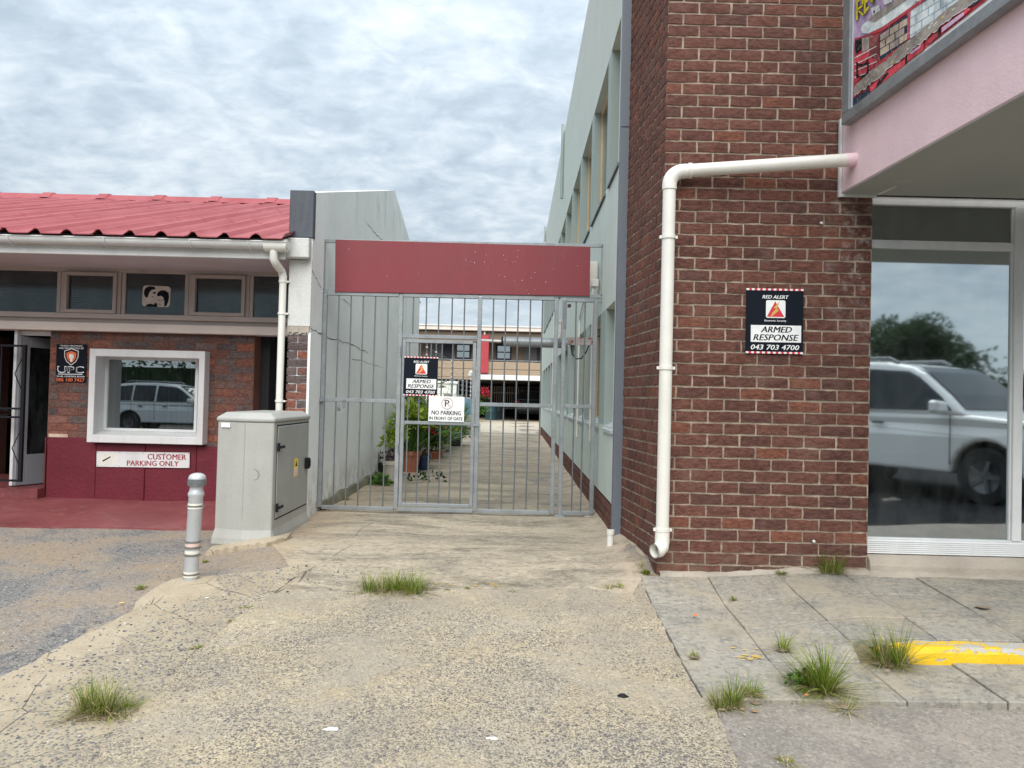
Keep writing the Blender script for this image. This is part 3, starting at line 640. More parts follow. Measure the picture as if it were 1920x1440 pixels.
# canopy: pink fascia running out over the pavement, grey soffit
pc = at(1577, 362, YB - .012); dc = Vector((.059, -1, 0)).normalized(); nc = Vector((dc.y, -dc.x, 0))
zc0 = pc.z; zc1 = at(1583, 228, YB).z; CL = 2.35
A = Vector((pc.x, YB, 0)); B = A + dc * CL; E1 = Vector((8.2, B.y, 0)); E2 = Vector((8.2, YB, 0))
cn = MB(); th = .11
fi = nc * th if (nc.x > 0) else nc * -th
a2 = A + fi; b2 = B + fi
cn.prism([(A.x, A.y, zc0), (B.x, B.y, zc0), (b2.x, b2.y, zc0), (a2.x, a2.y, zc0)], (0, 0, zc1 - zc0))
cn.box(b2.x + .001, 8.2, B.y, B.y + .11, zc0, zc1)
canopy = cn.build('canopy', MT['pink'], bb_, .006)
so = MB(); zz = zc0 - .007
so.prism([(A.x + .006, YB - .006, zz), (B.x + .006, B.y + .005, zz), (8.1, B.y + .005, zz), (8.1, YB - .006, zz)][::-1], (0, 0, .006)); so.build('soffit', MT['soffit'], canopy)
tr = MB()
tr.box(pc.x - .022, pc.x - .002, YB - .028, YB - .004, zc0 - .03, zc1 + .01); tr.box(pc.x - .0005, XW + .01, YB - .028, YB - .005, zc0 - .028, zc0 - .008); tr.build('edge_trim', MT['white'], canopy)
cs = MB(); p0 = Vector((XW + .015, YB - .03, zc0 - .006)); q1 = onplane(1697, 340, Vector((0, 0, zc0)), Vector((0, 0, 1)))
cs.bar(p0, q1, .02, .014); cs.build('cable_trunking', MT['white'], canopy); cs = MB(); cs.lathe((q1.x - .02, q1.y, zc0 - .004), [(.0, -.012), (.07, -.011), (.085, 0), (.085, .016)], 20); cs.build('ceiling_rose', MT['soffit'], canopy)

# billboard on the canopy
OFF = Vector((-nc.x, -nc.y, 0)) if nc.x > 0 else Vector((nc.x, nc.y, 0))        # outward (towards -x)
P0 = A + OFF * .05
bl = thing('billboard', 'weathered restaurant picture board in a galvanised frame above the pink canopy', 'billboard', (P0.x, P0.y, zc1 + .02))
def bbp(X, Y, off=0.0):
    p = onplane(1590 + X / 6.544, Y / 6.544, P0 + OFF * off, OFF); return p
zl = bbp(60, 1330).z; zt = zl + 1.35
def al(s, z, o=0.0): p = A + OFF * (.05 + o) + dc * s; return Vector((p.x, p.y, z))
s0 = (bbp(-48, 1330) - P0).dot(dc); sI = (bbp(40, 1330) - P0).dot(dc); s1 = CL - .06; zb = zl - .075
fm = MB()
for a, b in (((s0, zb), (s1, zb + .075)), ((s0, zt), (s1, zt + .07)), ((s0, zb + .075), (sI, zt)), ((s1 - .055, zb + .075), (s1, zt))):
    p = [al(a[0], a[1], -.045), al(b[0], a[1], -.045), al(b[0], a[1], .02), al(a[0], a[1], .02)]; fm.hexa(p + [Vector((q.x, q.y, b[1])) for q in p])
fm.build('frame', MT['galv'], bl, .004)
pn = MB(); p = [al(s0 + .05, zb + .07, -.03), al(s1 - .05, zb + .07, -.03), al(s1 - .05, zb + .07, 0), al(s0 + .05, zb + .07, 0)]; pn.hexa(p + [Vector((q.x, q.y, zt + .005)) for q in p])
pn.build('panel', MT['paper'], bl)
pal = [hexc(h) for h in ('b9a3c6', 'c05a68', '8f4a55', 'd8e6ee', '9db8c8', '22364a', 'b0a49c', '9a938a', 'e8d53a', 'b8404c', 'c9b8a4', '8a5148', 'd64a58', 'd9b6d2', '10181f', 'f0f2f4')]
def printmat(nm, c):
    t = T(nm, .5, 0, .3); g = t.mix(t.rng(t.noise(5.5, 6, .75, .6), .34, .66), scl(c, .5), scl(c, 1.35)); g = t.mix(t.rng(t.noise(38, 4, .8), .56, .70, 0, .55), g, (.75, .76, .76)); g = t.mix(t.rng(t.noise(30, 5, .8, .5), .60, .70, 0, .5), g, scl(c, .25)); t.col(g); return t.m
PM = [printmat('print_%s' % n_, c) for n_, c in zip(('lilac', 'rose', 'plum', 'ice', 'steel', 'navy', 'stone', 'taupe', 'lemon', 'crimson', 'sand', 'brown', 'coral', 'orchid', 'jet', 'snow'), pal)]
pr = MB(); LV = [.0015]
def pp(pts, c, lev): pr.poly([bbp(x, y, lev * .0014 + .001) for x, y in pts], c)
pp([(78, -300), (1700, -900), (1760, -40), (1000, 520), (60, 1300), (52, 1300)], 0, 0)
pp([(80, 470), (420, 380), (760, 130), (1760, -600), (1760, -40), (60, 1290)], 9, 1)
pp([(385, 420), (740, 170), (740, 480), (400, 740), (385, 700)], 5, 2)                       # dark bar front
pp([(755, 130), (1500, -420), (1500, 40), (760, 470)], 4, 2)
for r in range(-3, 4):                                                                        # white brick panel
    for k in range(-1, 8):
        x0 = 762 + k * 150 - (70 if r % 2 else 0); x1 = x0 + 138
        x0 = max(x0, 762)
        if x1 <= x0: continue
        def yy(x, t): return 470 - (x - 760) * .60 + t
        t0, t1 = r * 105 - 340, r * 105 - 340 + 94
        if t1 > 0: t1 = 0
        if t0 >= t1: continue
        pp([(x0, yy(x0, t1)), (x0, yy(x0, t0)), (x1, yy(x1, t0)), (x1, yy(x1, t1))], 3, 3)
for r in range(3):                                                                            # brown brick panel
    for k in range(3):
        x0 = 395 + k * 118 - (50 if r % 2 else 0); x1 = x0 + 108; x0 = max(x0, 392); x1 = min(x1, 728)
        def y2(x, t): return 410 - (x - 390) * .62 + t
        t0 = 18 + r * 92; t1 = t0 + 80
        pp([(x0, y2(x0, t1)), (x0, y2(x0, t0)), (x1, y2(x1, t0)), (x1, y2(x1, t1))], 10 if (r + k) % 3 else 6, 3)
pp([(735, 150), (768, 130), (752, 470), (722, 490)], 1, 4)
pp([(155, 360), (180, 300), (460, 110), (760, -120), (900, -60), (770, 90), (420, 330), (250, 410), (180, 410)], 3, 4)   # counter top
pp([(250, 415), (420, 335), (770, 85), (1000, -90), (1040, -60), (780, 120), (430, 370), (300, 420)], 9, 5)
pp([(240, 250), (300, 190), (700, -70), (820, -130), (720, -10), (420, 200), (330, 265)], 7, 6)
pp([(280, 100), (380, 60), (400, 150), (300, 220)], 15, 5); pp([(430, 10), (560, -60), (540, 20), (450, 60)], 15, 5); pp([(310, 130), (330, 125), (328, 160), (312, 165)], 5, 6)
pp([(265, 440), (385, 420), (372, 750), (262, 700)], 11, 3)
for k in range(4): pp([(266 + k * 28, 440 - k * 5), (290 + k * 28, 436 - k * 5), (288 + k * 26, 690 + k * 12), (266 + k * 26, 690 + k * 10)], (11, 2)[k % 2], 4)
pp([(85, 500), (165, 460), (160, 610), (95, 660)], 14, 4); pp([(170, 470), (262, 450), (258, 600), (175, 640)], 6, 4)
pp([(75, 690), (260, 600), (365, 740), (240, 880), (90, 1010)], 12, 3)
for k in range(4): pp([(80, 720 + k * 80), (84, 705 + k * 80), (350, 560 + k * 75 + k * 20), (352, 570 + k * 75 + k * 20)], 15, 5)
for y in (760, 900): pp([(98, y), (150, y + 30), (210, y + 10), (250, y - 50), (250, y - 30), (215, y + 38), (150, y + 58), (98, y + 28)], 14, 6)   # stool rings
for x in (100, 232): pp([(x, 770), (x + 22, 760), (x + 20, 950), (x, 960)], 14, 6)
pp([(60, 1210), (280, 1080), (280, 1130), (60, 1300)], 5, 4)
pp([(270, 1060), (480, 870), (700, 720), (700, 790), (400, 1030), (272, 1130)], 12, 5); pp([(370, 1000), (480, 880), (500, 900), (400, 1020), (330, 1090)], 14, 6)
pp([(700, 690), (725, 670), (720, 780), (700, 795)], 14, 6); pp([(725, 650), (930, 520), (925, 610), (727, 760)], 12, 6); pp([(760, 640), (900, 545), (880, 590), (770, 670)], 13, 7)
pp([(960, 500), (1120, 380), (1110, 440), (1000, 540)], 9, 6); pp([(1100, 360), (1130, 340), (1126, 440), (1100, 460)], 14, 7); pp([(1150, 340), (1420, 140), (1420, 190), (1150, 400)], 13, 6)
pp([(1420, 110), (1450, 90), (1510, 110), (1420, 190)], 12, 7); pp([(1480, 60), (1640, -30), (1660, -10), (1490, 90)], 5, 7)
import random as _r
q = _r.Random(3); top = []; bot = []                                                            # torn strip across the picture
cx = [(75, 1065, 1165), (160, 980, 1120), (300, 850, 1010), (470, 740, 860), (640, 560, 730), (800, 450, 590), (960, 310, 470), (1120, 190, 330), (1280, 60, 200), (1480, -80, 70), (1640, -220, -40)]
for i in range(len(cx) - 1):
    for k in range(6):
        f_ = k / 6; x = cx[i][0] * (1 - f_) + cx[i + 1][0] * f_; a_ = cx[i][1] * (1 - f_) + cx[i + 1][1] * f_; b_ = cx[i][2] * (1 - f_) + cx[i + 1][2] * f_
        top.append((x, a_ + q.uniform(-9, 9))); bot.append((x, b_ + q.uniform(-14, 14)))
for i in range(len(top) - 1):
    pp([bot[i], bot[i + 1], top[i + 1], top[i]], 7, 8)
    if q.random() < .55:
        f0 = q.uniform(.1, .7); f1 = f0 + q.uniform(.05, .16); m_ = lambda a, b, f: (a[0], a[1] * (1 - f) + b[1] * f)
        pp([m_(top[i], bot[i], f1), m_(top[i + 1], bot[i + 1], f1 - .03), m_(top[i + 1], bot[i + 1], f0), m_(top[i], bot[i], f0 + .02)], q.choice((15, 10, 15, 6, 8, 1)), 9)
    if q.random() < .8: pp([(bot[i][0], bot[i][1] + 8), (bot[i + 1][0], bot[i + 1][1] + 8), bot[i + 1], bot[i]], 15, 9)
# yellow lettering, cut off by the frame at the top
def stroke(a, b, w): 
    a = Vector(a); b = Vector(b); d = (b - a).normalized(); n_ = Vector((-d.y, d.x)) * w / 2
    pp([a + n_, b + n_, b - n_, a - n_], 14, 10.0)
    e = d * 6; m2 = n_ * .72; pp([a + e + m2, b - e + m2, b - e - m2, a + e - m2], 8, 11)
for a, b in (((108, 250), (112, -60)), ((112, 20), (180, -40)), ((180, -45), (178, 60)), ((112, 120), (180, 65)), ((128, 130), (190, 190)), ((205, 175), (205, -120)), ((205, 150), (256, 78)), ((205, 40), (252, -20)), ((290, 40), (270, -160)), ((290, 40), (330, -160))): stroke(a, b, 30)
pr.build('picture', PM, bl)

# ------------------------------------------------------------------ white drain pipe on the brick wall
YP = YB - .075
dp = thing('drain_pipe', 'thick white plastic drain pipe bent from the pink canopy down the brick corner', 'drain pipe', at(1242, 1030, YP))
e0 = at(1607, 299, 5.20); e1 = at(1256, 322, YP); xb = at(1248, 700, YP).x
R_ = .046; zb_ = at(1243, 1010, YP).z
c1 = [e1 + Vector((.10, 0, .007)), e1 + Vector((.05, 0, .004)), Vector((e1.x + .012, YP, e1.z - .012)), Vector((xb, YP, e1.z - .06)), Vector((xb, YP, e1.z - .11))]
MB().tube([e1 + Vector((.08, 0, .006)), e0 - (e0 - e1).normalized() * .075], R_, 18).tube([Vector((xb, YP, e1.z - .09)), Vector((xb, YP, zb_))], R_, 18).build('pipe', MT['pvc'], dp)
mb = MB().tube([e0 - (e0 - e1).normalized() * .0755, e0 + (e0 - e1).normalized() * .05], R_ + .001, 18); mb.build('painted_end', MT['pink'], dp)
mb = MB(); pth = []
for k in range(9):
    a = math.pi / 2 * k / 8; pth.append(Vector((xb + .10 * (1 - math.sin(a)), YP, e1.z - .095 + .10 * math.cos(a) * 1.0)))
pth = [e1 + Vector((.12, 0, .008)), Vector((xb + .105, YP, e1.z + .006))] + pth[1:] + [Vector((xb, YP, e1.z - .13))]
mb.tube(pth, R_ + .006, 18); mb.build('elbow', MT['pvc'], dp)
for z in (at(1256, 445, YP).z, at(1250, 690, YP).z, at(1243, 993, YP).z):
    q = MB().tube([(xb, YP, z - .012), (xb, YP, z + .012)], R_ + .007, 18).box(xb - R_ - .018, xb - R_ + .004, YP - .012, YP + .012, z - .010, z + .010).box(xb + R_ - .004, xb + R_ + .018, YP - .012, YP + .012, z - .010, z + .010).box(xb - .012, xb + .012, YP + R_, YB, z - .01, z + .01); q.build('bracket', MT['pvc'], dp)
q = MB(); zc = e1.z + .010
q.tube([Vector((xb + .13, YP, zc)), Vector((xb + .155, YP, zc + .001))], R_ + .009, 18).build('collar', MT['pvc'], dp)
sh = [(xb, YP, zb_ + .05), (xb, YP, zb_ - .02), (xb - .006, YP - .012, zb_ - .055), (xb - .03, YP - .035, zb_ - .075), (xb - .062, YP - .055, zb_ - .078)]
q = MB().tube(sh, R_ + .006, 18, hollow=True); q.tube([sh[-1], Vector(sh[-2]) + Vector((.004, 0, .0))], [R_ - .001, R_ - .003], 18, caps=False); q.build('shoe', MT['pvc'], dp)

# text helper: string fitted into a box in a sign's own x (right) / z (up) plane
def text_mesh(s, x0, x1, z0, z1, y, shear=0, bold=.0, depth=0.0):
    c = bpy.data.curves.new('lettering', 'FONT'); c.body = s; c.size = 1; c.shear = shear; c.offset = bold; c.resolution_u = 2
    o = bpy.data.objects.new('lettering', c); COL.objects.link(o); dg = bpy.context.evaluated_depsgraph_get(); dg.update()
    m = bpy.data.meshes.new_from_object(o.evaluated_get(dg)); bpy.data.objects.remove(o); bpy.data.curves.remove(c)
    v = np.zeros(len(m.vertices) * 3); m.vertices.foreach_get('co', v); v = v.reshape(-1, 3)
    lo, hi = v.min(0), v.max(0); f = [tuple(p.vertices) for p in m.polygons]
    vs = [((p[0] - lo[0]) / (hi[0] - lo[0]) * (x1 - x0) + x0, y, (p[1] - lo[1]) / (hi[1] - lo[1]) * (z1 - z0) + z0) for p in v]
    bpy.data.meshes.remove(m); return vs, f
def lettering(parent, mat, *specs, name='lettering'):
    for sp in specs:
        b = sp[7] if len(sp) > 7 else 0; q = MB()
        for k in range(3 if b > .008 else 1):
            d = (sp[2] - sp[1]) / max(4, len(sp[0])) * .042 * k; e = list(sp); e[1] += d - (sp[2] - sp[1]) / max(4, len(sp[0])) * .042; e[2] += d - (sp[2] - sp[1]) / max(4, len(sp[0])) * .042; e[5] -= .00006 * k; e = e[:7] + [0]; q.add(*text_mesh(*e))
        q.build(name, mat, parent, local=True)
def sign_root(name, label, cat, corners, Y, group=None):
    """corners in the photo: top-left, top-right, bottom-right, bottom-left on the upright plane at Y"""
    P = [at(u, v, Y) for u, v in corners]; w = ((P[1] - P[0]).length + (P[2] - P[3]).length) / 2; h = ((P[0] - P[3]).length + (P[1] - P[2]).length) / 2
    o = thing(name, label, cat, (P[3] + P[2]) / 2, 0, group); o.rotation_euler = (0, -math.atan2((P[2] - P[3]).z, w), 0); return o, w, h
def alert_sign(label, corners, Y):
    o, w, h = sign_root('security_sign', label, 'sign', corners, Y, 'security company signs'); X = lambda a: (a - .5) * w; Z = lambda a: a * h
    MB().box(X(0), X(1), 0, .004, 0, h).build('board', MT['ink'], o, local=True)
    a = MB(); b = MB(); n = 21
    for k in range(n):
        for z0, z1 in ((0, .028), (.972, 1)):
            (a if k % 2 else b).box(X(k / n), X((k + 1) / n), -.001, .001, Z(z0), Z(z1))
    a.build('red_check', MT['sred'], o, local=True); b.build('white_check', MT['paper'], o, local=True)
    q = MB(); q.box(X(.085), X(.965), -.0012, .001, Z(.175), Z(.435))
    pts = []; r = .03; cx0, cx1, cz0, cz1 = .345, .685, .545, .825
    for (cx, cz, a0) in ((cx1 - r, cz1 - r, 0), (cx0 + r, cz1 - r, 90), (cx0 + r, cz0 + r, 180), (cx1 - r, cz0 + r, 270)):
        for k in range(5): t = math.radians(a0 + k * 22.5); pts.append((X(cx + r * math.cos(t)), -.0012, Z(cz + r * math.sin(t) * w / h)))
    q.prism(pts, (0, .002, 0)); q.build('white_panel', MT['paper'], o, local=True)
    MB().poly([(X(.36), -.0018, Z(.565)), (X(.665), -.0018, Z(.565)), (X(.505), -.0018, Z(.805))]).build('red_triangle', MT['sred'], o, local=True)
    bolt = [(.585, .81), (.475, .70), (.525, .692), (.455, .63), (.42, .55), (.575, .668), (.535, .682)]
    MB().poly([(X(x), -.0024, Z(z)) for x, z in bolt]).build('gold_bolt', MT['sgold'], o, local=True)
    y = -.0018
    lettering(o, MT['paper'], ('RED ALERT', X(.28), X(.74), Z(.845), Z(.898), y, .25, .012), ('Electronic Security', X(.32), X(.70), Z(.485), Z(.520), y, 0, .01), ('043 703 4700', X(.09), X(.93), Z(.058), Z(.135), y, .2, .012))
    lettering(o, MT['ink'], ('ARMED', X(.26), X(.80), Z(.325), Z(.415), y, .25, .012), ('RESPONSE', X(.13), X(.92), Z(.20), Z(.295), y, .25, .012))
    return o
alert_sign('black armed response sign screwed to the red brick wall', [(1401, 541), (1508, 541.5), (1505.5, 664), (1398, 662)], YB - .012)
for i, (u, v) in enumerate(((1540, 418), (1526, 1015))):
    p = at(u, v, YB - .006); t = MB().lathe(p, [(0, -.008), (.009, -.007), (.011, 0), (.011, .006)], 10, axis='Y').build('wall_plug', MT['white'])
    tag(t, ('white plastic wall plug high on the brick wall under the canopy corner', 'white plastic wall plug low on the brick wall above the grass tuft')[i], 'wall plug', 'white wall plugs')

# ------------------------------------------------------------------ pale green block along the alley
XG = .862; GY0, GY1, GZ = 6.52, 25.0, 6.6
gb = thing('green_office_block', 'long pale green two storey block with fins between its windows and brick plinth', 'building', (XG, GY0, 0))
PITCH = 1.62; far = [7.25 + PITCH * k for k in range(11)]
w = MB(); T_ = .30; X1 = XG + T_
zP = .30; lo0, lo1, up0, up1 = .965, 2.09, 3.32, 4.63
for z0_, z1_ in ((zP, lo0), (lo1, up0)): MB().box(XG, X1, GY0, GY1, z0_, z1_).build('spandrel', MT['pale_green'], gb)
w.box(XG, X1, GY0, GY1, up1, GZ)
w.build('wall', MT['pale_green'], gb)
MB().box(X1, 6.0, GY0 + .02, GY1, -.1, GZ - .02).build('block', MT['pale_green'], gb); MB().box(XG + .03, X1 - .001, GY0, GY1, -.1, zP - .001).build('plinth_bed', MT['mortar'], gb)
wins = []
for (z0, z1, gap) in ((lo0, lo1, .47), (up0, up1, .25)):
    y = GY0
    for k, f in enumerate(far):
        ye = min(f + gap, GY1); MB().box(XG + .001, X1 - .002, f, ye, z0, z1).build('pier', MT['green_fin'], gb); wins.append((y, f, z0, z1)); y = ye
    MB().box(XG + .001, X1 - .002, y, GY1, z0, z1).build('pier', MT['green_fin'], gb)
MT['officeglass'] = glass_mat('office_glass', (.05, .06, .065), .25, .15, .03)
for (y0, y1, z0, z1) in wins:
    xr = XG + .085; f = MB(); b = .05
    f.box(xr, xr + .05, y1 - b, y1, z0, z1); f.box(xr, xr + .05, y0, y0 + b, z0, z1); f.box(xr, xr + .05, y0 + b, y1 - b, z1 - b, z1); f.box(xr, xr + .05, y0 + b, y1 - b, z0, z0 + b); f.box(xr + .005, xr + .05, (y0 + y1) / 2 - .02, (y0 + y1) / 2 + .02, z0 + b, z1 - b)
    wo = f.build('window', MT['timber'], gb)
    MB().box(xr + .02, xr + .026, y0 + .04, y1 - .04, z0 + .04, z1 - .04).build('pane', MT['officeglass'], wo)
    MB().box(xr + .04, X1, y0, y1, z0, z1).build('dark_backing', MT['dark'], wo)  # near-black box behind the pane, painting in the unlit room
    s = MB(); s.add([(XG - .02, y0, z0 - .03), (XG - .02, y1, z0 - .03), (xr, y1, z0 + .035), (xr, y0, z0 + .035), (XG - .02, y0, z0 - .06), (XG - .02, y1, z0 - .06), (xr, y1, z0 - .0), (xr, y0, z0 - .0)], [(0, 3, 2, 1), (0, 1, 5, 4), (1, 2, 6, 5), (0, 4, 7, 3)])
    s.build('sill', MT['flash'] if z0 > 2 else paint('light_sill', (.42, .44, .46), .6, .1), wo)
rr = random.Random(31)
it = courses(GY1 - GY0, -.06, zP - .03, .0851, .2325)
lay(gb, 'plinth', [(GY1 - GY0 - x, z, l) for x, z, l in it], (XG, GY1, 0), (0, -1, 0), VAR, .222, 0, rr, MT['brick'], MT['brick_s'])
MB().box(XG - .05, XG + .25, GY1 - .55, GY1, .30, GZ - .1).build('end_pilaster', MT['pale_green'], gb)
# grey flashing that closes the joint to the brick shop
zf = at(1176, 244, GY0 - .02).z
for a, b in ((.02, zf - .004), (zf, 6.7)):
    MB().box(XG - .006, XG + .085, GY0 - .10, GY0 - .002, a, b).build('corner_flashing', MT['flash'], gb, .004)
MB().box(XG - .004, XG + .002, GY0 - .001, GY0 + .045, .3, 6.6).build('white_edge', MT['white'], gb)
# conduits and fittings on the green wall
def fitting(name, label, cat, mb, mat, group=None, bevel=0): o = mb.build(name, mat, None, bevel); return tag(o, label, cat, group)
YC = XG
cp = MB()
for (u, v0, v1) in ((1065, 192, 372), (1034, 380, 452)):
    p = onx(u - 12, v1, XG - .03); q_ = onx(u, v0, XG - .03); cp.tube([(XG - .03, p.y, p.z), (XG - .03, p.y, max(q_.z, GZ + .15))], .035, 8)
cp.build('conduit', MT['green_fin'], gb)
yy_ = 8.35; MB().tube([(XG - .02, yy_, .75), (XG - .02, yy_, 2.6)], .012, 8).build('cable', MT['pvc'], gb); cd_ = MB(); cd_.tube([(XG - .02, 10.1, .7), (XG - .02, 10.1, 2.3), (XG - .02, 9.4, 2.5), (XG - .02, 8.5, 2.55)], .012, 8); MB().tube([(XG - .02, 17, .9), (XG - .02, 17, 3.2)], .02, 8).build('cable', MT['pvc'], gb)
cd_.build('cable', MT['pvc'], gb)
# ------------------------------------------------------------------ low salon building with the red roof (left)
YL = 8.30; XP = -2.0; XR = -2.21; XL = -9.2
sb = thing('salon', 'low salon with red corrugated roof, face-brick front and maroon dado', 'building', (-4.5, YL, 0))
def lx(u, v=750, Y=YL): return at(u, v, Y).x
def lz(u, v, Y=YL): return at(u, v, Y).z
zD = lz(200, 829); zBm0, zBm1 = lz(300, 624, 8.22), lz(300, 608, 8.22); zW0, zW1 = lz(300, 597, 8.25), lz(300, 509, 8.25)
xd0 = lx(90); xd1 = lx(474); wu = [165, 382]; xw0, xw1 = lx(171, 750, 8.3), lx(378, 750, 8.3); zw0, zw1 = lz(275, 824), lz(275, 662)
w = MB(); r_ = .008
# mortar skin with a hole for the box window, returns into both doorways, inner walls
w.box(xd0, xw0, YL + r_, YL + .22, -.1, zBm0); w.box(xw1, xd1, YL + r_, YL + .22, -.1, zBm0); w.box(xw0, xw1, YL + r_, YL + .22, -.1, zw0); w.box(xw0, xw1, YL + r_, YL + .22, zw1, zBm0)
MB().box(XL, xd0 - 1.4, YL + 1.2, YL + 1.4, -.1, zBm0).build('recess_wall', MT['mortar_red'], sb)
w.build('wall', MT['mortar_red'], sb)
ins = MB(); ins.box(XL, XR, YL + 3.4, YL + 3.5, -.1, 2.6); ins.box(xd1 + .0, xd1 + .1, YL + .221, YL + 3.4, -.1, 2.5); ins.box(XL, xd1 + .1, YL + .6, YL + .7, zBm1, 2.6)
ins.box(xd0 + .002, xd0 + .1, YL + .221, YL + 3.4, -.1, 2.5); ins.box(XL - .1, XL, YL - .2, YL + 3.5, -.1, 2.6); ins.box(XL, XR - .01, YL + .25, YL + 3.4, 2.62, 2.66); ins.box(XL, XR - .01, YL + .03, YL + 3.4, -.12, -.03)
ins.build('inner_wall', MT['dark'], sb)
rr = random.Random(41)
its = [(x, z, l) for x, z, l in courses(xd1 - xd0, -.05 + .0851 * 0, zBm0 - .002, .0851, .2325)]
ZW = lambda x, z, l: (xw0 - xd0 - .02 < x + l / 2 and x - l / 2 < xw1 - xd0 + .02 and zw0 - .06 < z < zw1 + .06) or z < zD - .06
cut = []
for x, z, l in its:
    a, b = x - l / 2, x + l / 2
    if z < zD - .06: continue
    if zw0 - .05 < z < zw1 + .05:
        for p, q in ((a, min(b, xw0 - xd0 + .03)), (max(a, xw1 - xd0 - .03), b)):
            if q - p > .03: cut.append(((p + q) / 2, z, q - p))
    else: cut.append((x, z, l))
lay(sb, 'front', cut, (xd0, YL, 0), (1, 0, 0), VAR2, .222, 290, rr, MT['brick2'], MT['brick2_s'])
lay(sb, 'recess', courses(xd0 - 1.4 - XL, 0, zBm0, .0851, .2325), (XL, YL + 1.19, 0), (1, 0, 0), VAR2, .222, 0, rr, MT['brick2'], MT['brick2_s'])
# maroon dado of plastered panels with irregular tops
joints = [90, 181, 273, 369, 474]; tops = [(818, 821), (845, 862), (880, 878), (835, 840)]
ztop = [lz(130, 820), lz(220, 832), lz(330, 834), lz(420, 838)]
for i in range(4):
    x0, x1 = lx(joints[i], 880) + (.003 if i else 0), lx(joints[i + 1], 880)
    MB().box(x0, x1, YL - .022 - .004 * (i % 2), YL + .007, -.1, ztop[i]).build('dado_panel', MT['maroon'], sb, .006)
MB().box(xd0 - .004, xd0 + .008, YL - .02, YL + .22, -.1, ztop[0]).build('dado_return', MT['maroon'], sb)
fl = MB().box(lx(92, 818), lx(128, 818), YL - .010, YL + .004, zD + .022, zD + .078); fl.build('flaking_patch', paint('flaking_paint', (.62, .52, .40), .8, .2, .9, .01, (.30, .04, .03), .8), sb)
# white box window
YWf = 8.165; bx = MB()
X0, X1, Z0, Z1 = at(165, 740, YWf).x, at(382, 740, YWf).x, at(274, 832, YWf).z, at(274, 656, YWf).z
a0, a1, b0, b1 = at(177, 740, YWf).x, at(371, 740, YWf).x, at(274, 818, YWf).z, at(274, 670, YWf).z
gx0, gx1, gz0, gz1 = at(203, 740, YL + .14).x, at(367, 740, YL + .14).x, at(285, 804, YL + .14).z, at(285, 676, YL + .14).z
O = [(X0, Z0), (X1, Z0), (X1, Z1), (X0, Z1)]; I = [(a0, b0), (a1, b0), (a1, b1), (a0, b1)]; Gq = [(gx0 - .03, gz0 - .03), (gx1 + .03, gz0 - .03), (gx1 + .03, gz1 + .03), (gx0 - .03, gz1 + .03)]
vs = [(x, YWf, z) for x, z in O] + [(x, YWf, z) for x, z in I] + [(x, YL + .13, z) for x, z in Gq] + [(x, YL + .005, z) for x, z in O]
bx.add(vs, [(i, (i + 1) % 4, 4 + (i + 1) % 4, 4 + i) for i in range(4)] + [(4 + i, 4 + (i + 1) % 4, 8 + (i + 1) % 4, 8 + i) for i in range(4)] + [((i + 1) % 4, i, 12 + i, 12 + (i + 1) % 4) for i in range(4)])
bw = bx.build('box_window', MT['white'], sb, .005)
f = MB(); b = .035
f.box(gx0 - .03, gx0, YL + .112, YL + .16, gz0 - .03, gz1 + .03); f.box(gx1, gx1 + .03, YL + .112, YL + .16, gz0 - .03, gz1 + .03); f.box(gx0, gx1, YL + .112, YL + .16, gz1, gz1 + .03); f.box(gx0, gx1, YL + .112, YL + .16, gz0 - .03, gz0)
f.build('frame', MT['white'], bw)
MT['salonglass'] = glass_mat('salon_glass', (.40, .44, .48), .28, .03, .01)
MB().box(gx0, gx1, YL + .14, YL + .146, gz0, gz1).build('pane', MT['salonglass'], bw)
q = MB()
for k in range(8): x = gx0 + (gx1 - gx0) * (k + .35) / 8; q.tube([(x, YL + .19, gz0), (x, YL + .19, gz1)], .006, 6)
q.build('burglar_bars', MT['pvc'], bw)
MB().box(gx0 - .3, gx1 + .3, YL + .5, YL + .55, gz0 - .3, gz1 + .2).build('dark_backing', plain('navy_curtain', (.02, .03, .045), .9), bw)
# clerestory windows: fixed panes and opening sashes
fr = MB(); zz0, zz1 = zW0, zW1
fr.box(XL, XR, 8.22, 8.30, zz1 - .03, zz1 + .02); fr.box(XL, XR, 8.20, 8.30, zz0 - .02, zz0 + .035)
panes = []; px = [(-410, -305, 0), (-290, -185, 1), (-175, -65, 0), (-55, 110, 0), (124, 223, 1), (238, 349, 0), (363, 463, 1), (477, 560, 0)]
for (u0, u1, sash) in px:
    x0, x1 = lx(u0, 550, 8.25), min(lx(u1, 550, 8.25), XR - .02); panes.append((x0, x1, sash))
    for e, s in ((x0, -1), (x1, 1)): fr.box(min(e, e + s * .04), max(e, e + s * .04), 8.215, 8.298, zz0 + .035, zz1 - .03)
cw = fr.build('clerestory_window', MT['mauve'], sb, .003)
MT['clglass'] = glass_mat('dark_clerestory_glass', (.30, .36, .42), .05, .10, .12)
bl_ = MB()
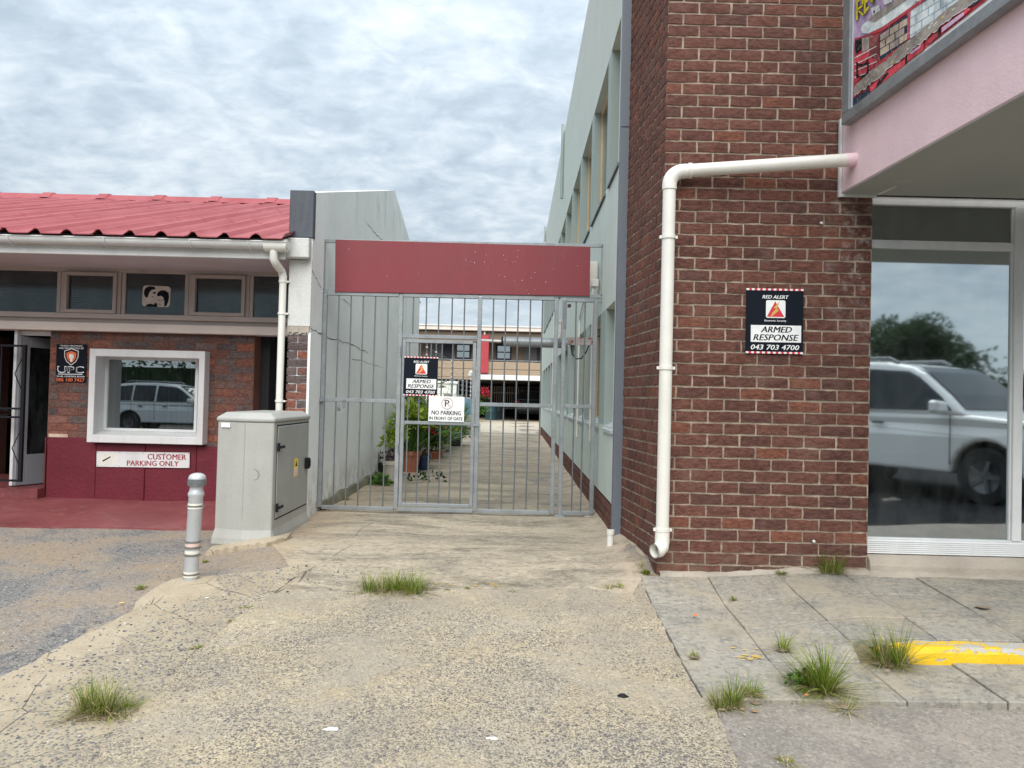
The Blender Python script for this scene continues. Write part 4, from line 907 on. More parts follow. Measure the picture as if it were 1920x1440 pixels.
for (x0, x1, sash) in panes:
    q0, q1, k0, k1 = x0, x1, zz0 + .035, zz1 - .03
    if sash:
        s = MB(); d = .04
        s.box(x0 + .002, x0 + d, 8.19, 8.24, k0 + .003, k1 - .003); s.box(x1 - d, x1 - .002, 8.19, 8.24, k0 + .003, k1 - .003); s.box(x0 + d, x1 - d, 8.19, 8.24, k0 + .003, k0 + d); s.box(x0 + d, x1 - d, 8.19, 8.24, k1 - d, k1 - .003)
        s.build('sash', MT['mauve'], cw, .003); q0, q1, k0, k1 = x0 + d, x1 - d, k0 + d, k1 - d
    MB().box(q0, q1, 8.235, 8.241, k0, k1).build('pane', MT['clglass'], cw)
    for j in range(14):
        z = k0 + (k1 - k0) * (j + .5) / 14; bl_.box(q0, q1, 8.262, 8.285, z - .004, z + .010)
bl_.build('louvre_blind', plain('slate_blind', (.10, .135, .195), .8), cw, kind='stuff')
bm = MB().box(XL, XR, 8.20, 8.42, zBm0, zBm1); bm.build('beam', MT['cream'], sb, .006)
MB().box(XL, XR, 8.255, 8.42, zBm1, zz0 - .021).build('head_strip', MT['mauve'], sb)
# soffit, fascia, gutter
zso = lz(300, 511, 8.25) + .03; zf0, zf1 = at(100, 476, 7.03).z, at(100, 447, 7.03).z
s = MB(); s.hexa([(XL, 7.06, zf0 + .03), (XR, 7.06, zf0 + .03), (XR, 8.3, zso), (XL, 8.3, zso), (XL, 7.06, zf0 + .06), (XR, 7.06, zf0 + .06), (XR, 8.3, zso + .03), (XL, 8.3, zso + .03)]); s.build('soffit', MT['soffit_mauve'], sb)
MB().box(XL, XR, 7.02, 7.058, zf0, zf1 + .05).build('fascia', MT['white'], sb, .003)
YG = 6.955; zg_ = at(200, 452, YG).z; xg1 = at(541, 462, YG).x
gu = MB(); n = 10; rg = .062
vs = []; fs = []
for i, x in enumerate((XL, xg1)):
    for k in range(n + 1): a = math.pi + math.pi * k / n; vs.append((x, YG + rg * math.cos(a), zg_ + .02 + rg * math.sin(a)))
    vs.append((x, YG + rg - .006, zg_ + .02)); vs.append((x, YG - rg + .006, zg_ + .02))
    for k in range(n + 1): a = 2 * math.pi - math.pi * k / n; 
m = n + 3
fs = [(k, k + 1, m + k + 1, m + k) for k in range(n)]; gu.add(vs, fs, 0, True)
gu.tube([(XL, YG - rg, zg_ + .022), (xg1, YG - rg, zg_ + .022)], .008, 8); gu.tube([(XL, YG + rg, zg_ + .022), (xg1, YG + rg, zg_ + .022)], .006, 6)
gu.poly([vs[m + k] for k in range(n + 1)])
gut = gu.build('gutter', MT['white'], sb)
for u in (22, 201, 361, 470, -150):
    x = lx(u, 455, YG); q = MB(); q.tube([(x, YG + (rg + .006) * math.cos(math.pi + math.pi * k / 8), zg_ + .02 + (rg + .006) * math.sin(math.pi + math.pi * k / 8)) for k in range(9)], .008, 6); q.build('gutter_bracket', MT['white'], gut)
q = MB(); x0 = at(497, 458, YG).x
q.tube([(x0, YG, zg_ - .004), (xg1 - .01, YG, zg_ - .004)], rg * .98, 14); q.build('gutter_outlet', MT['pvc'], gut)
dp2 = thing('rainwater_pipe', 'slim white rainwater pipe running down from the salon gutter beside the brick pillar', 'drain pipe', at(526, 800, 7.16))
xo = at(513, 478, YG).x; pA = at(531, 515, 7.15); pB = at(527, 790, 7.15)
q = MB().tube([(xo, YG, zg_ - .05), (xo, YG, zg_ - .13), (xo + .015, YG + .03, zg_ - .17), (pA.x - .012, 7.14, pA.z + .03), (pA.x, 7.15, pA.z - .02), (pA.x, 7.15, pA.z - .08)], .038, 12); q.build('swan_neck', MT['pvc'], dp2)
q = MB().tube([(pA.x, 7.15, pA.z - .05), (pA.x, 7.15, .0)], .034, 12); q.build('pipe', MT['pvc'], dp2)
for v in (528, 588, 752):
    z = at(530, v, 7.15).z; MB().tube([(pA.x, 7.15, z - .01), (pA.x, 7.15, z + .01)], .041, 12).box(pA.x + .03, pA.x + .06, 7.14, 7.19, z - .008, z + .008).build('bracket', MT['pvc'], dp2)
# roof of separate corrugated sheets
def m_roof():
    t = T('red_roof_paint', .55, 0, .4); x, y, z = t.xyz(); r = t.N('ShaderNodeObjectInfo').outputs['Random']
    c = t.mix(r, (.285, .05, .056), (.325, .064, .071)); c = t.mix(t.rng(t.noise(1.7, 6, .65, .3, (1.5, .6, 1)), .35, .68), c, (.36, .09, .097)); c = t.mix(t.rng(t.noise(7, 5, .7), .62, .76, 0, .6), c, (.24, .05, .06))
    t.col(c); t.bump(t.noise(40, 4), .3, .004); return t.m
MT['roof'] = m_roof(); MT['roof_under'] = plain('roof_underside', (.03, .035, .045), .9)
ye, ze, yr, zr = 6.86, at(250, 441, 6.86).z, 11.95, 4.22; rows = 3; wv = .2925; sheetw = wv * 3
def hump(t):
    t = t % 1.0; d = abs(t - .5); return .046 * (1 - float(sst(.05, .19, d)))
ysl = (zr - ze) / (yr - ye); xo = XR - .005; rr = random.Random(43)
rf = bpy.data.objects.new('roof', None); COL.objects.link(rf); rf.parent = sb
nsh = int((XR - XL) / sheetw) + 1
for r in range(rows):
    for c in range(nsh):
        xa = xo - sheetw * (c + 1); y0 = ye + (yr - ye) * r / rows - (.14 if r else 0); y1 = ye + (yr - ye) * (r + 1) / rows; mb = MB(); vs = []; n = 30; lift = .006 + .002 * (c % 2); 
        for j in range(2):
            y = (y0, y1)[j]; zb2 = ze + ysl * (y - ye) + (lift if j == 0 else .0) + .012 * r * 0
            for k in range(n + 2):
                x = xa + (sheetw + .05) * k / (n + 1); vs.append((min(x, XR + .1), y + 0, zb2 + hump((x - xo) / wv + .25)))
        m = n + 2; L0 = len(vs)
        vs += [(p[0], p[1], p[2] - .009) for p in vs[:m]]
        fs = [(k, k + 1, m + k + 1, m + k) for k in range(m - 1)]; mb.add(vs, fs, 0, True)
        mb.add(vs[:m] + vs[L0:], [(m + k, m + k + 1, k + 1, k) for k in range(m - 1)], 0); mb.add([vs[0], vs[m], (vs[m][0], vs[m][1], vs[m][2] - .01), (vs[0][0], vs[0][1], vs[0][2] - .01)], [(0, 1, 2, 3)])
        mb.build('roof_sheet', MT['roof'], rf)
for c in range(9):
    x0 = XR - .9 * (c + 1); q = MB(); P = []
    for x in (x0 - .05, x0 + .10, x0 + .11, x0 + .9):
        up = .02 if x < x0 + .105 else 0
        P.append([(x, yr - .16, zr - .02 + up), (x, yr - .05, zr + .085 + up), (x, yr + .03, zr + .10 + up), (x, yr + .2, zr - .02 + up)])
    vs = [p for r in P for p in r]; q.add(vs, [(i * 4 + j + 1, i * 4 + j, i * 4 + j + 4, i * 4 + j + 5) for i in range(3) for j in range(3)] + [(0, 1, 2, 3)]); q.build('ridge_cap', MT['roof'], rf)
MB().hexa([(XL, ye + .05, ze - .03), (XR, ye + .05, ze - .03), (XR, yr, zr - .03), (XL, yr, zr - .03), (XL, ye + .05, ze - .012), (XR, ye + .05, ze - .012), (XR, yr, zr - .012), (XL, yr, zr - .012)]).add([(XL, yr, zr), (XR, yr, zr), (XR, 17, zr - .9), (XL, 17, zr - .9)], [(0, 1, 2, 3)]).build('roof_underlay', MT['roof_under'], rf)
# gable party wall and its front pillar
pw = thing('party_wall', 'tall streaked pale grey gable wall running down the alley', 'wall', (XP, 7.2, 0))
YPf = 7.2; ztf = at(585, 361, YPf).z; pt = onx(740, 357, XP); pe = onx(768, 450, XP); pn_ = onx(785, 640, XP)
prof = [(YPf, -.1), (YPf, ztf), (pt.y, pt.z), (pe.y, pe.z), (pn_.y, pe.z - (pn_.y - pe.y) * .24), (pn_.y, -.1)]
mb = MB(); mb.prism([(XP, y, z) for y, z in prof], (-.2, 0, 0)); mb.build('wall', MT['party_wall'], pw)
MB().box(XP - .225, XP + .006, YPf - .03, YPf + .06, at(560, 446, YPf).z, ztf + .012).build('painted_end', MT['party_dark'], pw, .004)
MB().box(XP - .245, XP - .0, YPf - .13, YPf - .031, at(560, 487, YPf).z, at(560, 451, YPf).z).build('bracket_block', MT['stained'], pw, .006)
zpl0 = at(555, 612, YPf).z
MB().box(XP - .215, XP + .004, YPf - .024, YPf - .001, zpl0, at(560, 487, YPf).z - .003).build('plaster_face', MT['stained'], pw, .004)
rr = random.Random(44); mb = MB()
for k in range(14): x = XP - .215 + .21 * k / 14; mb.box(x, x + .016, YPf - .02 - rr.uniform(0, .012), YPf - .001, zpl0 - .055 - rr.uniform(0, .02), zpl0 - .002 + rr.uniform(0, .0015))
mb.build('broken_plaster', MT['cement'], pw)
lay(pw, 'pillar', [q for k in range(23) for z in [zpl0 - .085 - .0792 * k - .03] if z > -.05 for q in ([(.10, z, .195)] if k % 2 else [(.047, z, .094), (.15, z, .094)])], (XP - .212, YPf - .013, 0), (1, 0, 0), brick_variants(None, 5, .222, .070, .05, .001, 13), .222, 60, rr, MT['brick2'], MT['brick2_s'])
mb = MB().box(XP - .012, XP + .012, YPf - .022, YPf - .001, -.06, zpl0 - .06); mb.build('corner_bead', MT['party'], pw)
rr = random.Random(47); ft_ = MB(); n = 40; vs = []
for k in range(n + 1):
    y = 7.72 + (15.2 - 7.72) * k / n; vs += [(XP + .001, y, .085 + rr.uniform(-.02, .02)), (XP + .03, y, .075 + rr.uniform(-.02, .015)), (XP + .055 + rr.uniform(-.012, .02), y, -.02)]
ft_.add(vs, [(k * 3 + a, k * 3 + a + 1, k * 3 + a + 4, k * 3 + a + 3) for k in range(n) for a in (0, 1)], 0, True); ft_.build('mossy_foot', paint('mossy_cement', (.17, .155, .105), .98, .35, .3, .02, (.08, .10, .04), .6), pw)
ck = MB(); rr = random.Random(46)
def crack_line(pts, wd):
    P = [onx(u, v, XP + .0015) for u, v in pts]; out = []
    for a, b in zip(P, P[1:]):
        for k in range(5): q = a.lerp(b, k / 5); q.z += rr.uniform(-.012, .012); out.append(q)
    out.append(P[-1])
    for a, b in zip(out, out[1:]):
        w_ = wd * rr.uniform(.4, 1.3); ck.poly([(XP + .0018, a.y, a.z - w_), (XP + .0018, b.y, b.z - w_), (XP + .0018, b.y, b.z + w_), (XP + .0018, a.y, a.z + w_)])
crack_line([(583, 617), (600, 625), (625, 636), (655, 645), (690, 662)], .005); crack_line([(660, 672), (690, 680), (720, 690)], .003); crack_line([(686, 415), (700, 433), (716, 450)], .004); crack_line([(585, 505), (592, 520), (602, 540)], .004); crack_line([(640, 560), (660, 575)], .003)
ck.build('wall_crack', MT['black'], pw)
# left doorway: open white door, black security gate, step
yS = YL + .0
MB().box(XL, xd0 - .006, YL - .12, YL + 1.2, -.1, lz(40, 916, YL - .12)).build('door_step', MT['stoep'], sb, .006)
dr = MB(); h0 = lz(45, 905, YL + .3); h1 = lz(45, 632, YL + .2); A_ = Vector((xd0 - .36, YL + .02, 0)); B_ = Vector((xd0 - .04, YL + .78, 0)); dv = (B_ - A_).normalized(); nv = Vector((dv.y, -dv.x, 0))
Lh = (B_ - A_).length
def dbox(s0, s1, z0, z1, o0, o1, mb):
    p = [A_ + dv * s0 + nv * o0, A_ + dv * s1 + nv * o0, A_ + dv * s1 + nv * o1, A_ + dv * s0 + nv * o1]; mb.hexa([(q.x, q.y, z0) for q in p] + [(q.x, q.y, z1) for q in p])
for (s0, s1, z0, z1) in ((0, .12, h0, h1), (Lh - .1, Lh, h0, h1), (.12, Lh - .1, h0, h0 + .34), (.12, Lh - .1, h1 - .12, h1)): dbox(s0, s1, z0, z1, -.02, .02, dr)
door = dr.build('door', paint('grey_white_door', (.27, .285, .31), .5, .06), sb, .003)
gl = MB(); dbox(.121, Lh - .101, h0 + .341, h1 - .121, -.004, .004, gl); gl.build('pane', MT['clglass'], door)
MB().box(xd0 - .40, xd0 - .365, YL - .005, YL + .09, h0, h1 + .06).box(xd0 - .365, xd0 - .002, YL + .05, YL + .09, h1 + .01, h1 + .06).build('door_frame', MT['white'], sb, .003)
sg = thing('security_gate', 'black scrolled security gate standing open beside the white salon door', 'gate', (-6.4, 8.1, 0))
gx = lx(42, 780, 8.1); gz0_, gz1_ = lz(20, 903, 8.1), lz(20, 646, 8.1); q = MB()
for x in (gx, gx - 1.0): q.bar((x, 8.1, gz0_), (x, 8.1, gz1_), .035)
for z in (gz0_ + .012, gz1_ - .012, lz(20, 766, 8.1), lz(20, 782, 8.1)): q.bar((gx - 1.0, 8.1, z), (gx, 8.1, z), .022)
gf = q.build('frame', MT['black'], sg)
for k in range(1, 4): x = gx - .25 * k; MB().bar((x, 8.1, gz0_), (x, 8.1, gz1_), .014).build('bar', MT['black'], sg)
q = MB()
for z0 in (lz(20, 700, 8.1), lz(20, 840, 8.1)): q.tube([(gx - .02, 8.1, z0 + .18), (gx - .10, 8.1, z0), (gx - .02, 8.1, z0 - .18)], .006, 6)
q.tube([(gx - .25 + .12 * math.cos(a * .5), 8.1, lz(20, 774, 8.1) + .03 * math.sin(a * .5)) for a in range(13)], .005, 6, caps=False); q.build('scroll', MT['black'], sg)
# right doorway: dark passage behind bars
sg2 = thing('barred_gate', 'black barred gate in the dark passage right of the salon window', 'gate', (-2.6, 9.0, 0)); q = MB(); x0, x1 = xd1 + .12, XR - .01; z1_ = lz(500, 652, 9.0)
q.bar((x0, 9.0, z1_), (x1, 9.0, z1_), .03); q.bar((x0, 9.0, 0), (x0, 9.0, z1_), .03); q.bar((x1, 9.0, 0), (x1, 9.0, z1_), .03); q.bar((x0, 9.0, 1.0), (x1, 9.0, 1.0), .03); q.build('frame', MT['black'], sg2)
for k in range(1, 7): x = x0 + (x1 - x0) * k / 7; MB().bar((x, 9.0, 0), (x, 9.0, z1_), .014).build('bar', MT['black'], sg2)
MB().box(x1 - .26, x1 - .2, 10.2, 10.25, 0, 2.1).box(x1 - .20, x1 - .02, 10.2, 10.22, .0, 2.1).build('passage_door', paint('grey_blue_door', (.10, .12, .14), .6), sb)

# signs on the salon
o, w_, h_ = sign_root('security_sign', 'black security sign with shield and raised fist on the salon bricks', 'sign', [(107, 645), (163.5, 646), (161, 717), (104, 716)], YL - .014, 'security company signs')
X = lambda a: (a - .5) * w_; Z = lambda a: a * h_
MB().box(X(0), X(1), 0, .004, 0, h_).build('board', MT['ink'], o, local=True)
def shield(k, y, m, nm):
    c = (.5, .66); P = [(-.24, .17), (-.12, .20), (0, .24), (.12, .20), (.24, .17), (.23, .0), (.16, -.12), (0, -.22), (-.16, -.12), (-.23, .0)]
    MB().poly([(X(c[0] + a * k), y, Z(c[1] + b * k)) for a, b in P][::-1]).build(nm, m, o, local=True)
shield(1, -.0008, MT['paper'], 'shield_rim'); shield(.9, -.0012, MT['ink'], 'shield'); shield(.68, -.0016, MT['sorange'], 'shield_face')
MB().poly([(X(.5 + a), -.002, Z(.66 + b)) for a, b in [(-.03, -.12), (.04, -.12), (.045, -.05), (.08, .0), (.07, .06), (.02, .09), (-.06, .08), (-.08, .03), (-.06, -.03), (-.03, -.05)]]).build('fist', MT['paper'], o, local=True)
lettering(o, MT['paper'], ('THESE PREMISES', X(.12), X(.86), Z(.94), Z(.975), -.0012, 0, .01), ('ARE PROTECTED BY', X(.08), X(.91), Z(.875), Z(.915), -.0012, 0, .01), ('UPC', X(.06), X(.92), Z(.24), Z(.42), -.0012, 0, .07), ('24 HR. CONTROL ROOM', X(.03), X(.95), Z(.13), Z(.17), -.0012, 0, .01))
lettering(o, MT['ink'], ('UPC', X(.085), X(.90), Z(.262), Z(.40), -.0018, 0, .0)); lettering(o, MT['sorange'], ('086 100 7427', X(.02), X(.95), Z(.015), Z(.105), -.0012, 0, .012))
MB().box(X(.08), X(.88), -.0012, 0, Z(.20), Z(.218)).build('underline', MT['paper'], o, local=True)
o, w_, h_ = sign_root('parking_sign', 'long white customer parking sign with maroon letters below the box window', 'sign', [(181.5, 844), (356, 851), (354.5, 877.5), (181, 875)], YL - .04)
MB().box(X(0), X(1), 0, .008, 0, h_).build('board', MT['white'], o, local=True)
lettering(o, MT['smar'], ('CUSTOMER', X(.55), X(.965), Z(.52), Z(.88), -.001, 0, .045), ('PARKING ONLY', X(.33), X(.885), Z(.10), Z(.44), -.001, 0, .045))
MB().box(X(.04), X(.22), -.0008, .001, Z(.12), Z(.85)).build('paper_scrap', MT['tape_w'], o, local=True)
MB().poly([(X(.06), -.0016, Z(.40)), (X(.15), -.0016, Z(.70)), (X(.152), -.0016, Z(.62)), (X(.07), -.0016, Z(.33))][::-1]).build('pen_mark', MT['black'], o, local=True)
q = MB()
for a in (.01, .25, .5, .73, .99):
    for z in (.06, .94): q.lathe((X(a), -.001, Z(z)), [(0, -.003), (.004, -.002), (.004, .001)], 6, axis='Y')
q.build('screw', MT['black'], o, local=True)
o, w_, h_ = sign_root('window_sticker', 'cream sticker with two dark haired faces on a clerestory pane', 'sticker', [(266.5, 535), (319, 537), (318, 576.5), (266, 574)], 8.233)
pts = []; r = .12
for (cx_, cz_, a0) in ((1 - r, 1 - r * 1.3, 0), (r, 1 - r * 1.3, 90), (r, r * 1.3, 180), (1 - r, r * 1.3, 270)):
    for k in range(5): t = math.radians(a0 + k * 22.5); pts.append((X(cx_ + r * math.cos(t)), -.001, Z(cz_ + r * 1.3 * math.sin(t))))
MB().prism(pts, (0, .002, 0)).build('label', plain('sticker_cream', (.62, .56, .50), .5), o, local=True)
ink = MB(); y = -.0016
ink.poly([(X(a), y, Z(b)) for a, b in [(.05, .60), (.06, .78), (.12, .90), (.25, .97), (.40, .96), (.46, .88), (.42, .82), (.32, .80), (.26, .70), (.22, .58), (.20, .45), (.14, .40), (.09, .48)]][::-1])
ink.poly([(X(a), y, Z(b)) for a, b in [(.36, .68), (.46, .72), (.48, .64), (.40, .60)]][::-1])
ink.poly([(X(a), y, Z(b)) for a, b in [(.14, .0), (.16, .08), (.30, .14), (.42, .10), (.50, .22), (.56, .10), (.56, .0)]][::-1])
ink.poly([(X(a), y, Z(b)) for a, b in [(.52, .56), (.55, .70), (.66, .80), (.80, .80), (.93, .70), (.96, .50), (.94, .28), (.88, .06), (.80, .02), (.80, .28), (.76, .46), (.66, .54), (.58, .50), (.54, .52)]][::-1])
for a, b, c_, d in ((.58, .36, .66, .32), (.70, .34, .77, .38), (.60, .16, .68, .13), (.34, .50, .40, .48)): ink.poly([(X(a), y, Z(b)), (X(c_), y, Z(d)), (X(c_), y, Z(d - .03)), (X(a), y, Z(b - .03))][::-1])
ink.build('faces', MT['ink'], o, local=True)
# ------------------------------------------------------------------ galvanised gate across the alley
YGt = 7.65; GM = MT['galv']
def gx_(u, v=800): return at(u, v, YGt).x
def gzz(u, v): return at(u, v, YGt).z
gt = thing('sliding_gate', 'galvanised barred driveway gate with a small wicket door in it', 'gate', (gx_(820), YGt, 0))
zb0 = gzz(820, 956) ; ztp = gzz(820, 555); zm1 = gzz(680, 751); zm2 = gzz(960, 759.5); zh = gzz(828, 632)
xl, xs1, xs2, xr_ = gx_(603.5), gx_(746), gx_(894.5), gx_(1038)
f = MB(); t = .042
f.bar((xl, YGt, zb0), (xl, YGt, ztp), t); f.bar((xr_, YGt, zb0), (xr_, YGt, ztp), t)
f.bar((xs1, YGt, zb0), (xs1, YGt, ztp), t); f.bar((xs2, YGt, zb0), (xs2, YGt, ztp), t)
for a, b, z in ((xl, xs1, zb0), (xs1, xs2, zb0), (xs2, xr_, zb0), (xl, xs1, ztp), (xs1, xs2, ztp), (xs2, xr_, ztp), (xl, xs1, zm1), (xs2, xr_, zm2), (xs1, xs2, zh)): f.bar((a + t / 2 + .0005, YGt, z), (b - t / 2 - .0005, YGt, z), t - .002, t - .004)
f.build('frame', GM, gt, .003)
rr = random.Random(51)
def vbar(par, x, z0, z1, y=YGt):
    d = rr.uniform(-.004, .004); MB().tube([(x, y, z0), (x + d, y, (z0 + z1) / 2), (x, y, z1)], .0072, 8).build('bar', MT['galv_dark'], par)
for u in (628.7, 651.7, 674.6, 697.5, 721.5): vbar(gt, gx_(u), zb0, zm1 - .02); vbar(gt, gx_(u), zm1 + .02, ztp)
for u in (919.7, 943.3, 966.4, 989.2, 1012): vbar(gt, gx_(u), zb0, zm2 - .02); vbar(gt, gx_(u), zm2 + .02, ztp)
for u in (769, 793.5, 817.5, 842, 865.5): vbar(gt, gx_(u), zh + .02, ztp)
wk = bpy.data.objects.new('wicket_door', None); COL.objects.link(wk); wk.parent = gt
wl, wr = gx_(754.5), gx_(886.5); wz0, wz1, wzm = gzz(820, 947), gzz(822, 641), gzz(822, 793.5); yw = YGt - .006; f = MB(); t2 = .036
for x in (wl, wr): f.bar((x, yw, wz0), (x, yw, wz1), t2)
for z in (wz0, wz1, wzm): f.bar((wl + t2 / 2 + .0005, yw, z), (wr - t2 / 2 - .0005, yw, z), t2 - .003)
f.build('frame', GM, wk, .003)
for u in (763.8, 784.4, 804.8, 825.6, 845.4, 865.8): vbar(wk, gx_(u), wz0, wzm - .017, yw); vbar(wk, gx_(u), wzm + .017, wz1, yw)
f = MB()
f.box(wr + .0, xs2 + .03, yw - .03, yw - .022, wzm - .02, wzm + .016); f.bar((xs2 + .028, yw - .03, wzm + .01), (xs2 + .028, yw - .03, wzm - .12), .014); f.build('slide_bolt', GM, wk)
q = MB()
for v in (660, 840): z = gzz(752, v); q.tube([(wl - .028, yw - .01, z - .05), (wl - .028, yw - .01, z + .05)], .012, 8)
q.build('hinge', MT['galv_dark'], wk)
# side frames of the opening and the fixed panel at the right
fp = thing('fixed_gate_panel', 'narrow fixed barred panel between the gate and the green wall', 'gate panel', (gx_(1083), YGt, 0))
xa, xb_ = gx_(1053), gx_(1112); f = MB()
zt2 = gzz(1085, 563); zq0 = gzz(1085, 962); zq2 = gzz(1080, 762)
f.bar((xa, YGt, gz(xa, YGt) + .02), (xa, YGt, zt2), .042); f.bar((xb_, YGt, zq0), (xb_, YGt, zt2), .042)
for z in (zt2, zq0, zq2): f.bar((xa + .0215, YGt, z), (xb_ - .0215, YGt, z), .038)
f.bar((xb_ + .0215, YGt, zt2), (XG, YGt, zt2), .03)
f.box(xa - .05, xa + .05, YGt - .05, YGt + .05, gz(xa, YGt), gz(xa, YGt) + .02); f.build('frame', GM, fp, .003)
for u in (1075, 1092): vbar(fp, gx_(u), zq0, zt2)
MB().box(xa - .012, xa + .025, YGt - .024, YGt - .0215, zt2 - .3, zt2 - .02).build('strike_plate', MT['galv_dark'], fp)
o = MB().box(xb_ - .07, xb_ + .07, YGt - .06, YGt + .07, gz(xb_, YGt) - .02, zq0 - .02).build('brick_block', MT['cement'], None, .006); tag(o, 'grey half brick wedged under the corner of the fixed gate panel', 'brick')
lp = thing('gate_post', 'galvanised steel post with a grey hinge plate against the pale alley wall', 'gate post', (XP + .03, YGt, 0)); xlp = xl - .045
MB().box(XP + .001, xlp + .016, YGt - .02, YGt + .02, 0, gzz(600, 452)).build('post', GM, lp, .003)
MB().box(XP - .03, xlp + .012, YGt - .032, YGt - .021, gzz(602, 748), gzz(602, 698)).build('hinge_plate', MT['galv_dark'], lp, .002)
MB().box(XP - .02, xl + .02, YGt - .05, YGt - .03, zm1 - .02, zm1 + .02).build('latch', GM, lp)
# header frame with the blank red board
hf = thing('header_frame', 'galvanised frame spanning the alley above the gate', 'frame', (gx_(860), YGt, gzz(860, 548)))
p = [at(607, 452, YGt), at(1131, 461, YGt), at(1129, 556, YGt), at(606, 545, YGt)]; f = MB()
for a, b in ((0, 1), (1, 2), (3, 2), (0, 3)): f.bar(p[a], p[b], .034, .034)
f.bar((p[1].x + .02, YGt, p[1].z + .05), (p[2].x + .02, YGt, p[2].z - .06), .014); f.bar((p[0].x - .015, YGt, p[0].z), (XP, YGt, p[0].z), .02); f.bar((p[2].x, YGt, p[2].z + .02), (XG, YGt, p[2].z + .02), .03)
for u in (640, 760, 900, 1020): a = at(u, 450 + (u - 607) * .0175 + 96, YGt); f.bar((a.x, YGt, a.z + .02), (a.x, YGt, ztp + .018), .02)
f.build('frame', GM, hf, .002)
rb = thing('blank_board', 'long blank faded dark red board above the gate', 'board', (gx_(866), YGt - .03, gzz(866, 551)))
c4 = [at(629.5, 449.5, YGt - .02), at(1107, 463, YGt - .02), at(1105.5, 555.5, YGt - .02), at(628.5, 547.5, YGt - .02)]
MB().prism(c4[::-1], (0, -.012, 0)).build('board', MT['red_board'], rb, .002)
q = MB(); rr = random.Random(53)
for (u, v, n) in ((690, 470, 3), (905, 488, 9), (960, 478, 7), (1035, 508, 5), (800, 520, 1), (985, 528, 7)):
    for k in range(n):
        a = at(u + rr.gauss(0, 22), v + rr.gauss(0, 16), YGt - .0335); s = rr.uniform(.002, .0045); e = s * rr.uniform(.4, 1.6)
        q.poly([(a.x - s, a.y, a.z), (a.x, a.y, a.z - e), (a.x + s * rr.uniform(.3, 1.2), a.y, a.z), (a.x, a.y, a.z + e)])
q.build('chipped_paint', MT['paper'], rb, kind='stuff')
# padlock and shackle hanging from the left mid rail
pk = thing('padlock', 'small brass-grey padlock hanging from the left mid rail of the gate', 'padlock', at(635, 768, YGt - .03)); a = at(635, 752, YGt - .03); b = at(635, 764, YGt - .03)
MB().box(b.x - .017, b.x + .017, b.y - .009, b.y + .009, b.z - .034, b.z).build('body', MT['galv_dark'], pk, .003)
MB().tube([(b.x - .010, b.y, b.z - .002), (b.x - .010, b.y, b.z + .03), (b.x, b.y, b.z + .045), (b.x + .010, b.y, b.z + .03), (b.x + .010, b.y, b.z - .002)], .0045, 6).build('shackle', MT['galv'], pk)
a = at(645, 753, YGt - .03); o = MB().tube([(a.x - .011, a.y, a.z + .02), (a.x - .011, a.y, a.z - .05), (a.x, a.y, a.z - .07), (a.x + .011, a.y, a.z - .05), (a.x + .011, a.y, a.z + .02)], .004, 6).build('chain_link', MT['galv_dark']); tag(o, 'long steel shackle hanging beside the padlock on the gate rail', 'shackle')
alert_sign('smaller black armed response sign wired to the wicket door of the gate', [(757.5, 668), (821, 670), (819.5, 743), (755.5, 741)], YGt - .03)
o, w_, h_ = sign_root('no_parking_sign', 'white no parking sign wired to the gate bars', 'sign', [(804.5, 742), (871.5, 744.5), (869.5, 791.5), (803, 789.5)], YGt - .034)
X = lambda a: (a - .5) * w_; Z = lambda a: a * h_
MB().box(X(0), X(1), 0, .004, 0, h_).build('board', MT['paper'], o, local=True)
cx_, cz_, R1, R2 = .52, .715, .165 * w_, .148 * w_; MT['ring'] = plain('faded_ring', (.42, .30, .29), .5); q = MB(); n = 28
for k in range(n):
    a0, a1 = 2 * math.pi * k / n, 2 * math.pi * (k + 1) / n; q.poly([(X(cx_) + r * math.cos(a), -.0016, Z(cz_) + r * math.sin(a)) for r, a in ((R2, a0), (R1, a0), (R1, a1), (R2, a1))])
s = R2 * .70; e = .007 * w_ * 1.6
q.poly([(X(cx_) - s, -.0022, Z(cz_) + s - e), (X(cx_) + s - e, -.0022, Z(cz_) - s), (X(cx_) + s, -.0022, Z(cz_) - s + e), (X(cx_) - s + e, -.0022, Z(cz_) + s)]); q.build('prohibition_ring', MT['ring'], o, local=True)
lettering(o, MT['ink'], ('P', X(.455), X(.575), Z(.595), Z(.86), -.0014, 0, .03), ('NO PARKING', X(.09), X(.91), Z(.265), Z(.43), -.0014, 0, .035), ('IN FRONT OF GATE', X(.03), X(.965), Z(.06), Z(.19), -.0014, 0, .022))
# gate opener arm, bracket, cable, cameras at the right
ga = thing('gate_opener', 'grey swing gate opener arm with a rusty bracket plate behind the gate', 'gate opener', at(1000, 640, 7.85)); yo = 7.86
a = at(898, 638, yo); b = at(940, 640, yo); c = at(1064, 644, yo)
MB().tube([a, b], .014, 10).build('rod', MT['pvc'], ga); MB().tube([b, b.lerp(c, .03)], .05, 14).build('end_cap', MT['black'], ga); MB().tube([b.lerp(c, .03), c], .052, 16).build('cylinder', MT['galv'], ga)
q0, q1 = at(1063, 632, yo - .02), at(1117, 648, yo - .02); MB().box(q0.x, q1.x, yo - .03, yo - .02, q1.z, q0.z).build('bracket_plate', MT['rust'], ga, .003)
p = [at(1071, 648, yo), at(1073, 664, yo), at(1081, 673, yo), at(1090, 672, yo), at(1099, 660, yo), at(1105, 646, yo)]; MB().tube(p, .007, 6).build('cable', MT['black'], ga)
MB().tube([at(1113, 632, yo), at(1126, 630, yo)], .006, 6).build('lead', MT['black'], ga)
